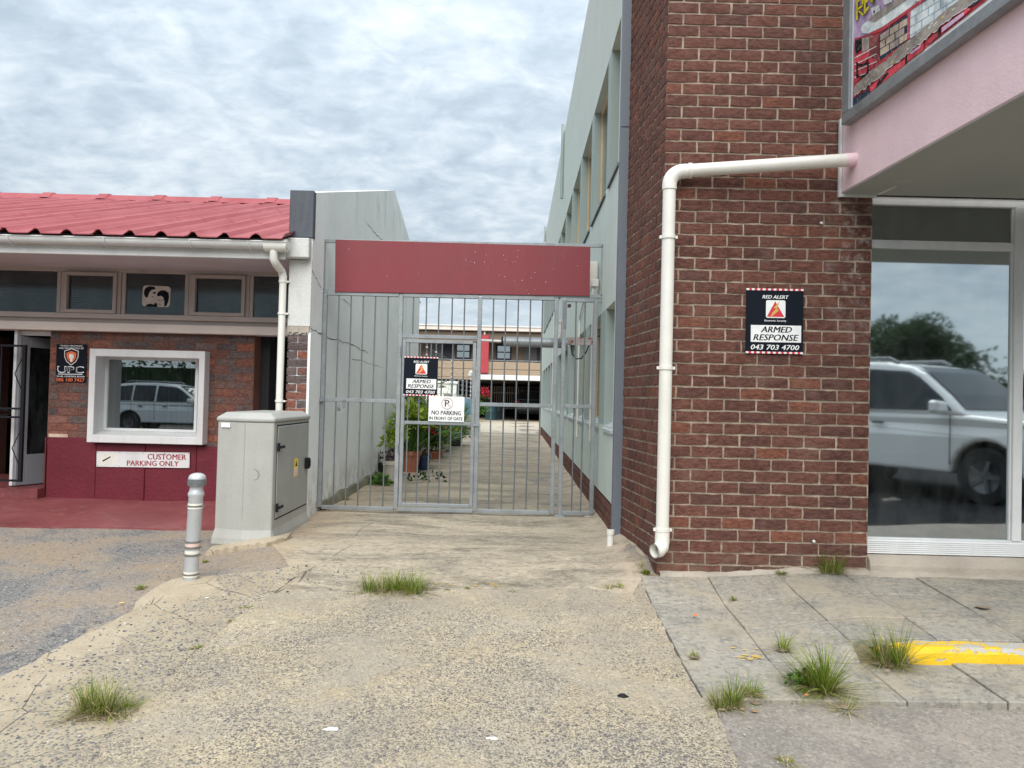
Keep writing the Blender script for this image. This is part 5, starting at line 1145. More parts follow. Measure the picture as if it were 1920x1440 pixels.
for (u0, v0, u1, v1, y, nm, lb, ct) in ((1106, 491, 1119, 540, 8.0, 'junction_box', 'cream conduit box on the green wall behind the red board', 'junction box'), (1109, 523, 1122, 538, 7.9, 'floodlight', 'small white lamp housing below the conduit box behind the red board', 'lamp'), (1047, 606, 1057, 630, 7.75, 'gate_sensor', 'white tubular sensor between the two gate posts', 'sensor'), (1063, 568, 1072, 577, 7.75, 'insulator_knob', 'small rusty knob beside the post at the top of the fixed panel', 'knob')):
    a = at(u0, v0, y); b = at(u1, v1, y); q = MB()
    if nm == 'gate_sensor': q.tube([a + Vector((.02, 0, 0)), Vector((a.x + .02, y, b.z)), Vector((a.x - .01, y, b.z - .04))], .016, 8); q.box(a.x, b.x, y - .02, y + .03, a.z, a.z + .035)
    elif nm == 'floodlight': q.hexa([(a.x, y - .05, b.z), (b.x, y - .03, b.z), (b.x, y + .04, b.z), (a.x, y + .04, b.z), (a.x, y - .02, a.z), (b.x, y - .01, a.z), (b.x, y + .04, a.z), (a.x, y + .04, a.z)]); q.tube([(a.x + .03, y, b.z), (b.x - .01, y - .02, b.z - .03), (b.x, y, b.z + .01)], .01, 6)
    elif nm == 'insulator_knob': q.lathe(((a.x + b.x) / 2, y, b.z), [(0, 0), (.022, .004), (.016, .02), (.024, .03), (0, .045)], 10)
    else: q.box(a.x, b.x, y - .03, y + .05, b.z, a.z); q.box(a.x + .01, a.x + .02, y - .036, y - .03, b.z + .02, a.z - .02)
    tag(q.build(nm, MT['rust'] if nm == 'insulator_knob' else MT['pvc'], None, .004), lb, ct)

# ------------------------------------------------------------------ utility cabinet, bollard, stub pipe
X0, X1, Y0, Y1 = at(402, 1000, 6.08).x, at(506, 1000, 6.02).x, 6.03, 7.08
zb = gz(-2.2, 6.1) - .0; zt = at(450, 779, 6.05).z
ub = thing('utility_cabinet', 'weathered grey roadside utility cabinet with slightly peaked lid', 'utility cabinet', ((X0 + X1) / 2, (Y0 + Y1) / 2, zb))
mb = MB(); xm = X0 + (X1 - X0) * .52
def ring(z, g): return [(X0 - g, Y0 + .05 - g * .6, z), (xm, Y0 - .012 - g, z), (X1 + g * .3, Y0 + .02 - g, z), (X1 + g, Y0 + .05 - g * .4, z), (X1 + g, Y1, z), (X0 - g, Y1, z)]
rs = [ring(zb + .01, .026), ring(zb + .07, .021), ring(zb + .14, .002), ring(zt - .05, 0)]
vs = [p for r in rs for p in r]; n = 6
mb.add(vs, [(i * n + k, i * n + (k + 1) % n, (i + 1) * n + (k + 1) % n, (i + 1) * n + k) for i in range(3) for k in range(n)] + [tuple(range(n))[::-1], tuple(3 * n + k for k in range(n))]); mb.build('body', MT['cab'], ub, .012, seg=2)
ld = MB(); r1 = ring(zt - .05, .010); r2 = ring(zt - .02, .012); r3 = [((p[0] - (X0 + X1) / 2) * .80 + (X0 + X1) / 2, (p[1] - (Y0 + Y1) / 2) * .9 + (Y0 + Y1) / 2, zt + .025) for p in ring(0, .0)]
vs = r1 + r2 + r3; ld.add(vs, [(i * n + k, i * n + (k + 1) % n, (i + 1) * n + (k + 1) % n, (i + 1) * n + k) for i in range(2) for k in range(n)] + [tuple(range(n))[::-1], tuple(2 * n + k for k in range(n))]); ld.build('lid', MT['cab'], ub, .01, seg=2)
MB().box(X1 - .01, X1 + .009, Y0 + .10, Y1 - .05, zb + .22, zt - .085).build('door', MT['cab_door'], ub, .005)
MB().box(X1 - .01, X1 + .003, Y0 + .09, Y1 - .04, zb + .208, zt - .073).build('door_gap', MT['black'], ub)
for v in (838, 951): z = at(512, v, 6.15).z; MB().box(X1 + .009, X1 + .028, Y0 + .085, Y0 + .105, z - .035, z + .035).box(X1 + .0285, X1 + .040, Y0 + .095, Y0 + .20, z - .012, z + .012).build('hinge', MT['black'], ub, .003)
z = at(560, 869, 6.9).z; MB().box(X1 + .0095, X1 + .045, Y1 - .16, Y1 - .09, z - .05, z + .05).box(X1 + .0455, X1 + .055, Y1 - .145, Y1 - .105, z - .03, z + .035).build('lock', MT['black'], ub, .003)
yy = (Y0 + Y1) / 2 + .10; z = at(541, 876, 6.6).z
MB().box(X1 + .0092, X1 + .0105, yy - .055, yy + .055, z - .085, z + .075).build('warning_label', MT['yellow'], ub)
MB().box(X1 + .0106, X1 + .0115, yy - .045, yy + .045, z - .075, z - .01).build('warning_text', MT['paper'], ub)
MB().poly([(X1 + .0112, yy - .03, z + .005), (X1 + .0112, yy + .03, z + .005), (X1 + .0112, yy, z + .06)]).build('warning_triangle', MT['black'], ub)
q = MB()
for k in range(4): q.box(X1 + .0116, X1 + .0121, yy - .038, yy + .038, z - .070 + k * .016, z - .064 + k * .016)
q.build('print_line', MT['sorange'], ub)
a = at(423, 797, Y0 + .02); MB().hexa([(a.x - .04, Y0 + .031, a.z - .018), (a.x + .04, Y0 + .008, a.z - .018), (a.x + .04, Y0 + .04, a.z - .018), (a.x - .04, Y0 + .06, a.z - .018), (a.x - .04, Y0 + .031, a.z + .018), (a.x + .04, Y0 + .008, a.z + .018), (a.x + .04, Y0 + .04, a.z + .018), (a.x - .04, Y0 + .06, a.z + .018)]).build('label', MT['paper'], ub)
a = at(475, 889, Y0); MB().lathe((a.x, Y0 - .004, a.z), [(.0, .008), (.032, .006), (.046, .0), (.05, .012)], 18, axis='Y').build('knockout', MT['cab_door'], ub)
MB().box(xm - .004, xm + .004, Y0 - .0145, Y0 + .004, zb + .21, zt - .06).build('seam', MT['cab_door'], ub, .002)
rr = random.Random(61); mb = MB(); n = 30; vs = []
for k in range(n + 1):
    s = k / n; x = X0 + .02 + (X1 + .10 - X0) * s; y = Y0 - .05 + (0 if s < .85 else (s - .85) * 1.2); wv_ = rr.uniform(.0, .03); g = gz(x, y)
    vs += [(x, y - .10 - wv_, g - .03), (x, y - .09 - wv_, g + .035 + rr.uniform(-.01, .006)), (x, y + .0, g + .05 + rr.uniform(-.006, .006)), (x, y + .10, g + .045)]
mb.add(vs, [(k * 4 + a, k * 4 + 4 + a, k * 4 + 5 + a, k * 4 + 1 + a) for k in range(n) for a in range(3)] + [(0, 1, 2, 3), tuple(n * 4 + a for a in (3, 2, 1, 0))], 0, True)
mb.build('cement_footing', MT['strip'], ub)
bo = ong(357, 1088); H = .745; bd = thing('bollard', 'silver painted bollard with round cap and white tape bands', 'bollard', bo)
r = .047; z0 = bo.z - .03
prof = [(r, 0), (r, .60), (r * 1.12, .612), (r * 1.14, .626), (r * .96, .642), (r * .90, .665), (r * 1.0, .68), (r * 1.0, .69)]
tl = Vector((.022, 0, 1)).normalized()
def bl_pt(p): return (bo.x + p[0] + .024 * p[2] / H, bo.y + p[1], z0 + p[2])
def blathe(pr, nm, mt, n=24): m = MB().lathe((0, 0, 0), pr, n); m.v = [bl_pt(p) for p in m.v]; return m.build(nm, mt, bd)
blathe(prof, 'post', MT['bollard']); cap = [(r * 1.10, .685), (r * 1.22, .695), (r * 1.21, .728), (r * 1.14, .742), (r * .92, .754), (r * .5, .762), (0.0001, .764)]
blathe(cap, 'cap', MT['bollard']); blathe([(r * 1.225, .680), (r * 1.29, .678), (r * 1.29, .722), (r * 1.225, .724)], 'cap_collar', MT['galv_dark'])
for z, hh, mt in ((.085, .016, 'tape_w'), (.062, .012, 'tape_w'), (.225, .022, 'tape_w'), (.275, .02, 'tape_pink'), (.527, .012, 'tape_w'), (.55, .014, 'tape_w')):
    if mt == 'tape_pink' and mt not in MT: MT[mt] = plain('pink_tape', (.66, .48, .42), .6)
    blathe([(r + .0005, z - hh / 2), (r + .002, z - hh / 2), (r + .002, z + hh / 2), (r + .0005, z + hh / 2)], 'tape_band', MT[mt])
for z in (.074, .205, .255, .295, .5385):
    m = MB().lathe((0, 0, 0), [(r + .0005, z - .006), (r + .003, z - .006), (r + .003, z + .006), (r + .0005, z + .006)], 24); m.box(r, r + .016, -.006, .006, z - .005, z + .005).box(-r - .012, -r, -.006, .006, z - .004, z + .004); m.v = [bl_pt(p) for p in m.v]; m.build('clamp', MT['band'], bd)
sp_ = onx(1160, 1030, .855); sp_ = Vector((.80, 6.12, gz(.80, 6.12)))
o = thing('stub_pipe', 'short capped white pipe stub beside the grey flashing', 'pipe', sp_)
MB().tube([sp_ - Vector((0, 0, .03)), sp_ + Vector((.004, 0, .115))], .027, 14).build('pipe', MT['pvc'], o); MB().tube([sp_ + Vector((.004, 0, .10)), sp_ + Vector((.0045, 0, .135))], .032, 14).build('cap', MT['pvc'], o)
# ------------------------------------------------------------------ flats at the end of the alley, carport, yard walls
MT['tan'] = paint('tan_plaster', (.37, .285, .20), .8, .06, .1); MT['brown'] = paint('brown_plaster', (.215, .165, .125), .8, .06); MT['redcol'] = paint('red_column_paint', (.42, .045, .06), .6, .12, .2)
MT['navy'] = plain('navy_window_frame', (.01, .014, .03), .5); MT['flatglass'] = glass_mat('flat_glass', (.12, .14, .16), .38)
YB2 = 41.0
ft = thing('apartment_block', 'tan and brown two storey flats closing the far end of the alley', 'building', (-1, YB2, 0))
Zb = lambda v, Y=YB2: at(905, v, Y).z
Xb = lambda u, Y=YB2: at(u, 660, Y).x
L_, R_b = -14.0, 9.0
w = MB(); w.box(L_, R_b, YB2 + 1.2, YB2 + 1.4, Zb(680), Zb(616)); w.box(L_, R_b, YB2 + 1.19, YB2 + 9, Zb(612), Zb(610.5)); w.build('upper_wall', MT['brown'], ft)
MB().box(L_, R_b, YB2 - .05, YB2 + 1.18, Zb(641), Zb(623)).build('eaves_band', MT['brown'], ft)
MB().box(L_, R_b, YB2 - .35, YB2 + 1.3, Zb(621), Zb(612.5)).build('fascia', MT['cream'], ft, .02)
MB().box(L_, R_b, YB2 - .4, YB2 - .3, Zb(613.5), Zb(611)).build('gutter', MT['white'], ft)
for v0, v1 in ((708, 692.5), (692, 678)): MB().box(L_, R_b, YB2, YB2 + .2, Zb(v0), Zb(v1)).build('balcony_panel', MT['tan'], ft, .02)
MB().box(L_, R_b, YB2 + .0, YB2 + 1.2, Zb(712), Zb(708.3)).build('balcony_slab', MT['tan'], ft)
q = MB(); q.tube([(L_, YB2 + .1, Zb(675)), (R_b, YB2 + .1, Zb(675))], .025, 6)
for k in range(18): x = L_ + (R_b - L_) * k / 17; q.tube([(x, YB2 + .1, Zb(678)), (x, YB2 + .1, Zb(675))], .02, 6)
q.build('handrail', MT['galv'], ft)
MB().box(Xb(902), Xb(916.5), YB2 - .18, YB2 - .06, Zb(700), Zb(628)).build('column', MT['redcol'], ft, .02); MB().tube([(Xb(908), YB2 - .15, Zb(628)), (Xb(908), YB2 - .15, Zb(613))], .05, 8).build('downpipe', MT['white'], ft)
yw_ = YB2 + 1.19
for (u0, u1) in ((854, 883), (930, 959), (700, 730), (1020, 1050)):
    x0, x1, z0, z1 = at(u0, 660, yw_).x, at(u1, 660, yw_).x, at(905, 674, yw_).z, at(905, 645, yw_).z; f = MB(); b = .09
    f.box(x0, x0 + b, yw_ - .06, yw_, z0, z1); f.box(x1 - b, x1, yw_ - .06, yw_, z0, z1); f.box(x0 + b, x1 - b, yw_ - .06, yw_, z0, z0 + b); f.box(x0 + b, x1 - b, yw_ - .06, yw_, z1 - b, z1); f.box(x0 + b, x1 - b, yw_ - .06, yw_, (z0 + z1) / 2 - .03, (z0 + z1) / 2 + .03)
    wo = f.build('window', MT['navy'], ft); MB().box(x0 + b, x1 - b, yw_ - .03, yw_ - .02, z0 + b, z1 - b).build('pane', MT['flatglass'], wo); MB().box(x0 + b, x1 - b, yw_ - .015, yw_ - .008, (z0 + z1) / 2 + .03, z1 - b).build('blind', MT['paper'], wo)
for (u0, u1) in ((806, 830), (982, 1006)):
    x0, x1, z0, z1 = at(u0, 660, yw_).x, at(u1, 660, yw_).x, at(905, 682, yw_).z, at(905, 645, yw_).z
    do = MB().box(x0, x1, yw_ - .05, yw_, z0, z1).build('door', paint('grey_flat_door', (.12, .115, .11), .6), ft); g_ = MB()
    for k in range(9): t0 = k / 9; g_.bar((x0, yw_ - .08, z0 + (z1 - z0) * t0), (x1, yw_ - .08, min(z1, z0 + (z1 - z0) * (t0 + .35))), .03)
    g_.build('lattice', MT['galv_dark'], do); MB().box(x1 + .05, x1 + .5, yw_ - .05, yw_, z0, z1).build('door_frame', MT['navy'], ft)
# ground floor: open parking under the flats
pk_ = MB(); pk_.box(L_, R_b, YB2 + 9, YB2 + 9.2, -.1, 3.2); pk_.box(-7.2, -7, YB2 - 2, YB2 + 9, -.1, 2.3); pk_.box(2.0, 2.2, YB2 - 3, YB2 + 9, -.1, 2.3); pk_.box(L_, R_b, YB2 + 1.2, YB2 + 9, Zb(716), Zb(712)); pk_.build('parking_wall', paint('dim_parking_plaster', (.05, .05, .05), .9), ft)
YCp = 38.0
cpt = thing('carport', 'white fronted carport with a dark parking bay below the flats', 'carport', (0, YCp, 0)); zc_0, zc_1 = at(950, 713, YCp).z, at(950, 703.5, YCp).z; xc0 = at(893, 700, YCp).x
MB().box(xc0, 2.0, YCp, YCp + .12, zc_0, zc_1).build('fascia', MT['white'], cpt, .02); MB().box(xc0 + .05, 2.0, YCp + .13, YB2 - .01, zc_1 - .12, zc_1 - .04).build('roof', MT['brown'], cpt)
MB().box(xc0 - .02, xc0 + .10, YCp + .02, YCp + .14, 0, zc_0 - .01).build('post', MT['white'], cpt)
q = MB(); a = at(889, 697, YCp - .05)
for dx, dz, r in ((0, 0, .13), (-.16, -.05, .12), (.08, .14, .11), (-.22, -.16, .09)): q.lathe((a.x + dx, YCp - .05, a.z + dz - r), [(0, 0), (r * .8, r * .4), (r, r), (r * .7, r * 1.7), (0, r * 2)], 8)
o = q.build('security_lights', MT['white'], cpt)
ps = thing('palisade_fence', 'pale slatted fence across the back of the dark carport', 'fence', (-1, 46.6, 0)); y = 46.6
for k in range(30):
    x = -2.0 + k * .135; MB().box(x, x + .05, y, y + .02, .5, 1.95).build('slat', MT['cream'], ps)
MB().box(-2.1, 2.0, y + .021, y + .06, .55, .62).box(-2.1, 2.0, y + .021, y + .06, 1.5, 1.57).build('rail', MT['cream'], ps)
for (u, y, c, lb) in ((921, 40.5, (.03, .09, .11), 'teal plastic drum at the back of the carport'), (935, 42.3, (.05, .07, .09), 'dark blue drum beside the teal one in the carport')):
    p = at(u, 780, y); t = MB().lathe((p.x, y, 0), [(.0, 0), (.32, 0), (.33, .05), (.33, .45), (.345, .47), (.33, .5), (.33, .9), (.30, .96), (0, .96)], 16).build('drum', plain('drum_plastic', c, .5)); tag(t, lb, 'drum', 'plastic drums in the carport')
# yard boundary beyond the gable wall: concrete posts with electric wires, low wall, blue sheet, tank
yf = thing('electric_fence', 'grey concrete fence posts carrying electric wires and white insulators beyond the gable wall', 'fence', (-1.95, 22, 0))
MT['cpost'] = paint('grey_concrete_post', (.27, .265, .25), .9, .12, .3)
posts = []
for (y, hh) in ((15.9, 1.55), (17.6, 1.38), (21.5, 1.3), (25.5, 1.25), (29.5, 1.2), (33.5, 1.2)):
    x = -2.02 + (y - 15.9) * .01; posts.append((x, y, hh)); MB().box(x - .09, x + .09, y, y + .14, 0, hh).build('post', MT['cpost'], yf, .01)
for (x, y, hh) in posts:
    q = MB().tube([(x + .11, y - .02, .8), (x + .11, y - .02, 2.5 if y < 20 else 2.2)], .012, 6); q.build('upright', MT['galv'], yf); q = MB()
    for k in range(8): q.lathe((x + .11, y - .045, 1.1 + k * .16), [(0, 0), (.022, .006), (.022, .04), (0, .046)], 6)
    q.build('insulator', MT['paper'], yf)
q = MB()
for k in range(8):
    for a, b in zip(posts, posts[1:]): q.tube([(a[0] + .11, a[1] - .05, 1.12 + k * .16), (b[0] + .11, b[1] - .05, 1.12 + k * .16)], .004, 4, caps=False)
q.build('wire', MT['galv'], yf)
o = MB().box(-3.6, -1.9, 24, 24.15, 0, 1.62).box(-3.65, -1.86, 23.95, 24.2, 1.62, 1.70).build('yard_wall', MT['party'], None, .01); tag(o, 'short cream yard wall with a coping behind the fence posts', 'wall')
o = MB().box(-12, -2.2, 33.9, 34.0, 0, 1.1).build('slatted_wall', MT['dark']); tag(o, 'dark low wall behind the yard fence near the carport', 'wall')
pf_ = thing('dark_palings', 'dark upright palings beside the carport post', 'fence', (-3, 36, 0))
for k in range(16): x = -5.2 + k * .2; MB().box(x, x + .07, 36, 36.03, 0, 2.1).build('paling', MT['galv_dark'], pf_)
bs = MB(); n = 14
for k in range(n): x = -1.83 + .42 * k / n; bs.box(x, x + .42 / n, 26.0 - (.02 if k % 2 else 0), 26.04, .35, 1.15)
tag(bs.build('blue_screen', paint('blue_sheet', (.10, .24, .36), .5, .2, .4, .004, (.5, .55, .58))), 'blue and white corrugated screen beside the yard fence', 'screen')
o = MB().box(-1.62, -1.22, 24.0, 24.5, .0, .22).box(-1.68, -1.25, 23.9, 24.4, .22, .62).build('tank', MT['cpost'], None, .04, seg=2); tag(o, 'grey square cement tank beside the driveway behind the wicket door', 'tank')

# ------------------------------------------------------------------ plants
def leafmat(name, c, c2):
    t = T(name, .6, 0, .3); r = t.N('ShaderNodeNewGeometry').outputs['Random Per Island']
    t.col(t.ramp(r, [(0, scl(c, .7)), (.45, c), (.8, c2), (1, scl(c2, 1.25))])); t.b.inputs['Transmission Weight'].default_value = 0
    nt = t.nt; tl = nt.nodes.new('ShaderNodeBsdfTranslucent'); nt.links.new(t.b.inputs['Base Color'].links[0].from_socket, tl.inputs[0]); mx = nt.nodes.new('ShaderNodeMixShader'); mx.inputs[0].default_value = .3
    nt.links.new(t.b.outputs[0], mx.inputs[1]); nt.links.new(tl.outputs[0], mx.inputs[2]); nt.links.new(mx.outputs[0], nt.nodes['Material Output'].inputs[0]); return t.m
LM = {'green': leafmat('leaf_green', (.06, .145, .03), (.14, .26, .05)), 'lime': leafmat('leaf_lime', (.19, .29, .03), (.36, .44, .06)), 'dark': leafmat('leaf_dark', (.018, .045, .016), (.04, .085, .03)), 'silver': leafmat('leaf_silver', (.16, .22, .19), (.30, .36, .32)),
      'purple': leafmat('leaf_purple', (.10, .05, .08), (.42, .36, .38)), 'red': leafmat('petal_red', (.34, .012, .025), (.48, .04, .07)), 'pink': leafmat('petal_pink', (.60, .10, .17), (.72, .2, .28)), 'grass': leafmat('grass_blade', (.13, .205, .02), (.30, .37, .055)), 'straw': leafmat('straw_blade', (.40, .34, .15), (.55, .48, .26)), 'tree': leafmat('tree_leaf', (.03, .06, .022), (.07, .115, .04))}
def leaf(mb, p, d, up, L, W):
    d = d.normalized(); s = d.cross(up); s = s.normalized() if s.length > 1e-3 else Vector((1, 0, 0)); n = s.cross(d)
    a = p + d * (L * .45) + s * (W / 2) + n * (W * .12); b = p + d * (L * .45) - s * (W / 2) + n * (W * .12); e = p + d * L - n * (L * .10)
    mb.add([p, a, e, b], [(0, 1, 2, 3)])
def rdir(r, zlo=-.3, zhi=1): z = r.uniform(zlo, zhi); a = r.uniform(0, 6.283); q = math.sqrt(max(0, 1 - z * z)); return Vector((q * math.cos(a), q * math.sin(a), z))
def bushy(r, c, rad, h, n, L, W, lumps=6):
    n = int(n * 1.5); rad *= 1.12
    mb = MB(); C = [Vector((c[0] + r.gauss(0, rad * .4), c[1] + r.gauss(0, rad * .4), c[2] + h * r.uniform(.25, .9))) for _ in range(lumps)]
    for i in range(n):
        k = C[r.randrange(lumps)]; d = rdir(r, -.4); leaf(mb, k + d * (rad * r.uniform(.15, .55)), (d + Vector((0, 0, r.uniform(-.3, .5)))), rdir(r, .2), L * r.uniform(.6, 1.3), W * r.uniform(.6, 1.3))
    return mb
def blades(r, c, rad, h, n, W=.006, bend=.5, spread=.5):
    mb = MB()
    for i in range(n):
        a = r.uniform(0, 6.283); q = rad * r.random() ** .7 * .55; th = min(1.35, abs(r.gauss(0, spread * .8)) + .25 * spread * q / max(rad, 1e-3)); b = Vector((c[0] + q * math.cos(a), c[1] + q * math.sin(a), c[2] - .01)); out = Vector((math.cos(a + r.gauss(0, .5)), math.sin(a + r.gauss(0, .5)), 0)); H_ = h * r.uniform(.35, 1.1)
        P = [b]; bb = bend * r.uniform(.2, 1.0)
        for k in range(3): tk = min(2.0, th + bb * .45 * k); P.append(P[-1] + (out * math.sin(tk) + Vector((0, 0, math.cos(tk)))) * (H_ * .42)); P[-1].z = max(P[-1].z, c[2] + .002)
        s = Vector((-out.y, out.x, 0)) * (W * r.uniform(.5, 1.2) / 2); mb.add([P[0] - s, P[0] + s, P[1] + s * .9, P[1] - s * .9, P[2] + s * .55, P[2] - s * .55, P[3]], [(0, 1, 2, 3), (3, 2, 4, 5), (5, 4, 6)])
    return mb
MT['terra'] = paint('terracotta', (.36, .12, .065), .8, .15, .3, .003, (.45, .30, .24)); MT['potw'] = paint('pale_pot', (.50, .46, .40), .8, .1, .3); MT['potb'] = plain('blue_glaze', (.015, .035, .085), .15); MT['potk'] = plain('black_pot', (.02, .022, .022), .5)
def pot(root, c, r, h, mat, rim=True):
    pr = [(0, 0), (r * .72, 0), (r * .96, h * .80)] + ([(r * 1.06, h * .80), (r * 1.08, h)] if rim else [(r, h)]) + [(r * .92, h), (r * .88, h * .88), (0, h * .88)]
    MB().lathe(c, pr, 18).build('pot', mat, root)
def pplant(label, x, y, pr, ph, pm, foliage, seed, stem=None):
    r = random.Random(seed); t = thing('potted_plant', label, 'potted plant', (x, y, 0), 0, 'pot plants along the gable wall'); pot(t, (x, y, 0), pr, ph, MT[pm])
    for nm, m, mb in foliage(r, (x, y, ph * .9)): mb.build(nm, LM[m], t)
    return t
wx = lambda u, v, z=0.0: (lambda d: CAM + d * ((z - CAM.z) / d.z))(ray(u, v))
a = wx(735, 902); pplant('yellow-green leggy plant in a pale pot, first along the alley wall', a.x, a.y, .135, .29, 'potw', lambda r, c: [('foliage', 'lime', bushy(r, (c[0], c[1], c[2] + .16), .14, .34, 150, .10, .05)), ('sprig', 'green', bushy(r, (c[0] - .04, c[1], c[2] + .35), .07, .28, 40, .05, .02)), ('variegated_leaves', 'purple', bushy(r, c, .12, .16, 60, .08, .05))], 1)
a = wx(722, 893); pplant('small plant in a black pot tucked behind the pale pot', a.x - .02, a.y, .09, .2, 'potk', lambda r, c: [('foliage', 'dark', bushy(r, c, .1, .15, 60, .07, .05))], 2)
a = wx(768, 884); pplant('tall strappy green plant in a big terracotta pot', a.x, a.y, .17, .33, 'terra', lambda r, c: [('foliage', 'green', blades(r, c, .2, .62, 200, .03, .8, .7)), ('new_leaves', 'lime', bushy(r, (c[0], c[1], c[2] + .2), .24, .5, 240, .15, .045, 9))], 3)
a = wx(782, 868); pplant('grey-leaved plant in a round white pot behind the terracotta pot', a.x - .05, a.y + .1, .15, .3, 'potw', lambda r, c: [('foliage', 'silver', bushy(r, c, .16, .2, 120, .07, .03))], 4)
a = wx(792, 880); pplant('dark plant with red flowers in a blue glazed pot', a.x, a.y, .14, .24, 'potb', lambda r, c: [('foliage', 'dark', bushy(r, (c[0], c[1], c[2] + .1), .24, .55, 260, .09, .055, 9)), ('bright_leaves', 'green', bushy(r, (c[0], c[1], c[2] + .2), .26, .5, 160, .09, .05, 8)), ('flowers', 'red', bushy(r, (c[0] + .05, c[1] - .1, c[2] + .3), .2, .3, 40, .06, .06)), ('pale_leaves', 'purple', bushy(r, c, .14, .1, 40, .07, .04))], 5)
a = wx(812, 860); pplant('leafy plant with pink flowers in a terracotta bowl', a.x, a.y, .19, .15, 'terra', lambda r, c: [('foliage', 'green', bushy(r, (c[0], c[1], c[2] + .1), .32, .55, 420, .10, .065, 11)), ('flowers', 'pink', bushy(r, (c[0] + .05, c[1] - .15, c[2] + .4), .2, .25, 26, .06, .06))], 6)
a = wx(829, 847); pplant('silver-leaved plant in a low pale pot', a.x, a.y, .15, .16, 'potw', lambda r, c: [('foliage', 'silver', bushy(r, c, .27, .45, 260, .08, .055, 8))], 7)
a = wx(838, 841); pplant('russet plant in a black pot between silver leaves and the drooping shrub', a.x - .1, a.y + .2, .14, .22, 'potk', lambda r, c: [('foliage', 'purple', bushy(r, (c[0], c[1], c[2] + .1), .22, .4, 160, .08, .05)), ('green_leaves', 'green', bushy(r, c, .3, .5, 200, .08, .045, 9))], 8)
a = wx(856, 836); pplant('drooping grassy shrub in a large black pot, last before the tank', a.x - .06, a.y, .24, .42, 'potk', lambda r, c: [('foliage', 'green', blades(r, c, .3, .75, 320, .03, 1.5, 1.0)), ('young_blades', 'lime', blades(r, c, .3, .8, 90, .03, 1.4, .9))], 9)
def gplant(name, label, cat, x, y, parts):
    t = thing(name, label, cat, (x, y, gz(x, y)))
    for nm, m, mb in parts: mb.build(nm, LM[m] if m in LM else MT[m], t)
    return t
r = random.Random(77); a = wx(775, 872); x, y = -1.80, 13.2
gplant('bamboo_shrub', 'tall airy yellow-green bamboo shrub against the end of the gable wall', 'shrub', x, y, [('stems', 'cpost', MB().tube([(x, y, 0), (x - .05, y, 1.5)], .015, 6).tube([(x + .1, y, 0), (x + .2, y + .1, 1.4)], .012, 6).tube([(x - .1, y, 0), (x - .1, y - .1, 1.3)], .012, 6)), ('foliage', 'lime', bushy(r, (x, y, .5), .34, 1.0, 420, .13, .03, 14)), ('inner_leaves', 'green', bushy(r, (x, y, .3), .3, 1.0, 240, .12, .04, 10))])
x, y = -1.72, 14.6
gplant('fern', 'bright spreading lime fern behind the flowering pots', 'fern', x, y, [('fronds', 'lime', blades(r, (x, y, .25), .35, .55, 170, .05, .9, 1.1)), ('lower_leaves', 'green', bushy(r, (x, y, 0), .4, .5, 260, .12, .05, 9))])
x, y = -1.55, 15.6
gplant('flowering_shrub', 'loose green shrub with small pink blooms between the fern and the fence post', 'shrub', x, y, [('foliage', 'green', bushy(r, (x, y, .15), .36, .75, 340, .10, .05, 10)), ('young_leaves', 'lime', bushy(r, (x, y, .35), .3, .55, 160, .09, .04, 8)), ('flowers', 'pink', bushy(r, (x + .1, y - .2, .4), .25, .3, 16, .05, .05))])
x, y = -1.62, 17.0
gplant('shrub', 'pale green bushy shrub by the grey fence post', 'shrub', x, y, [('foliage', 'green', bushy(r, (x, y, .1), .42, .7, 460, .10, .05, 12)), ('young_leaves', 'lime', bushy(r, (x, y, .25), .4, .6, 200, .09, .04, 9))])
x, y = -2.1, 22.6
gplant('spiky_plant', 'spiky palm-like plant in front of the cream yard wall', 'plant', x, y, [('fronds', 'lime', blades(r, (x, y, .75), .12, .75, 60, .05, .7, .9)), ('trunk', 'cpost', MB().tube([(x, y, 0), (x, y, .8)], .06, 8)), ('skirt_leaves', 'dark', blades(r, (x, y, .55), .15, .5, 50, .05, 1.2, 1.2))])
x, y = at(906, 760, 36.5).x, 36.5
gplant('bougainvillea', 'red flowering bougainvillea at the left corner of the carport', 'shrub', x, y, [('flowers', 'red', bushy(r, (x + .05, y, 1.05), .26, .6, 70, .15, .12, 5)), ('foliage', 'green', bushy(r, (x - .05, y, .2), .35, 1.2, 260, .16, .1, 9))])
x, y = -1.6, 10.0
gplant('creeping_weed', 'low creeping weed on the concrete in front of the pale pot', 'weed', x - .14, y, [('foliage', 'green', bushy(r, (x - .14, y, .0), .16, .06, 70, .09, .06)), ('runner', 'dark', bushy(r, (x + .3, y + .5, .0), .2, .03, 40, .07, .05))])

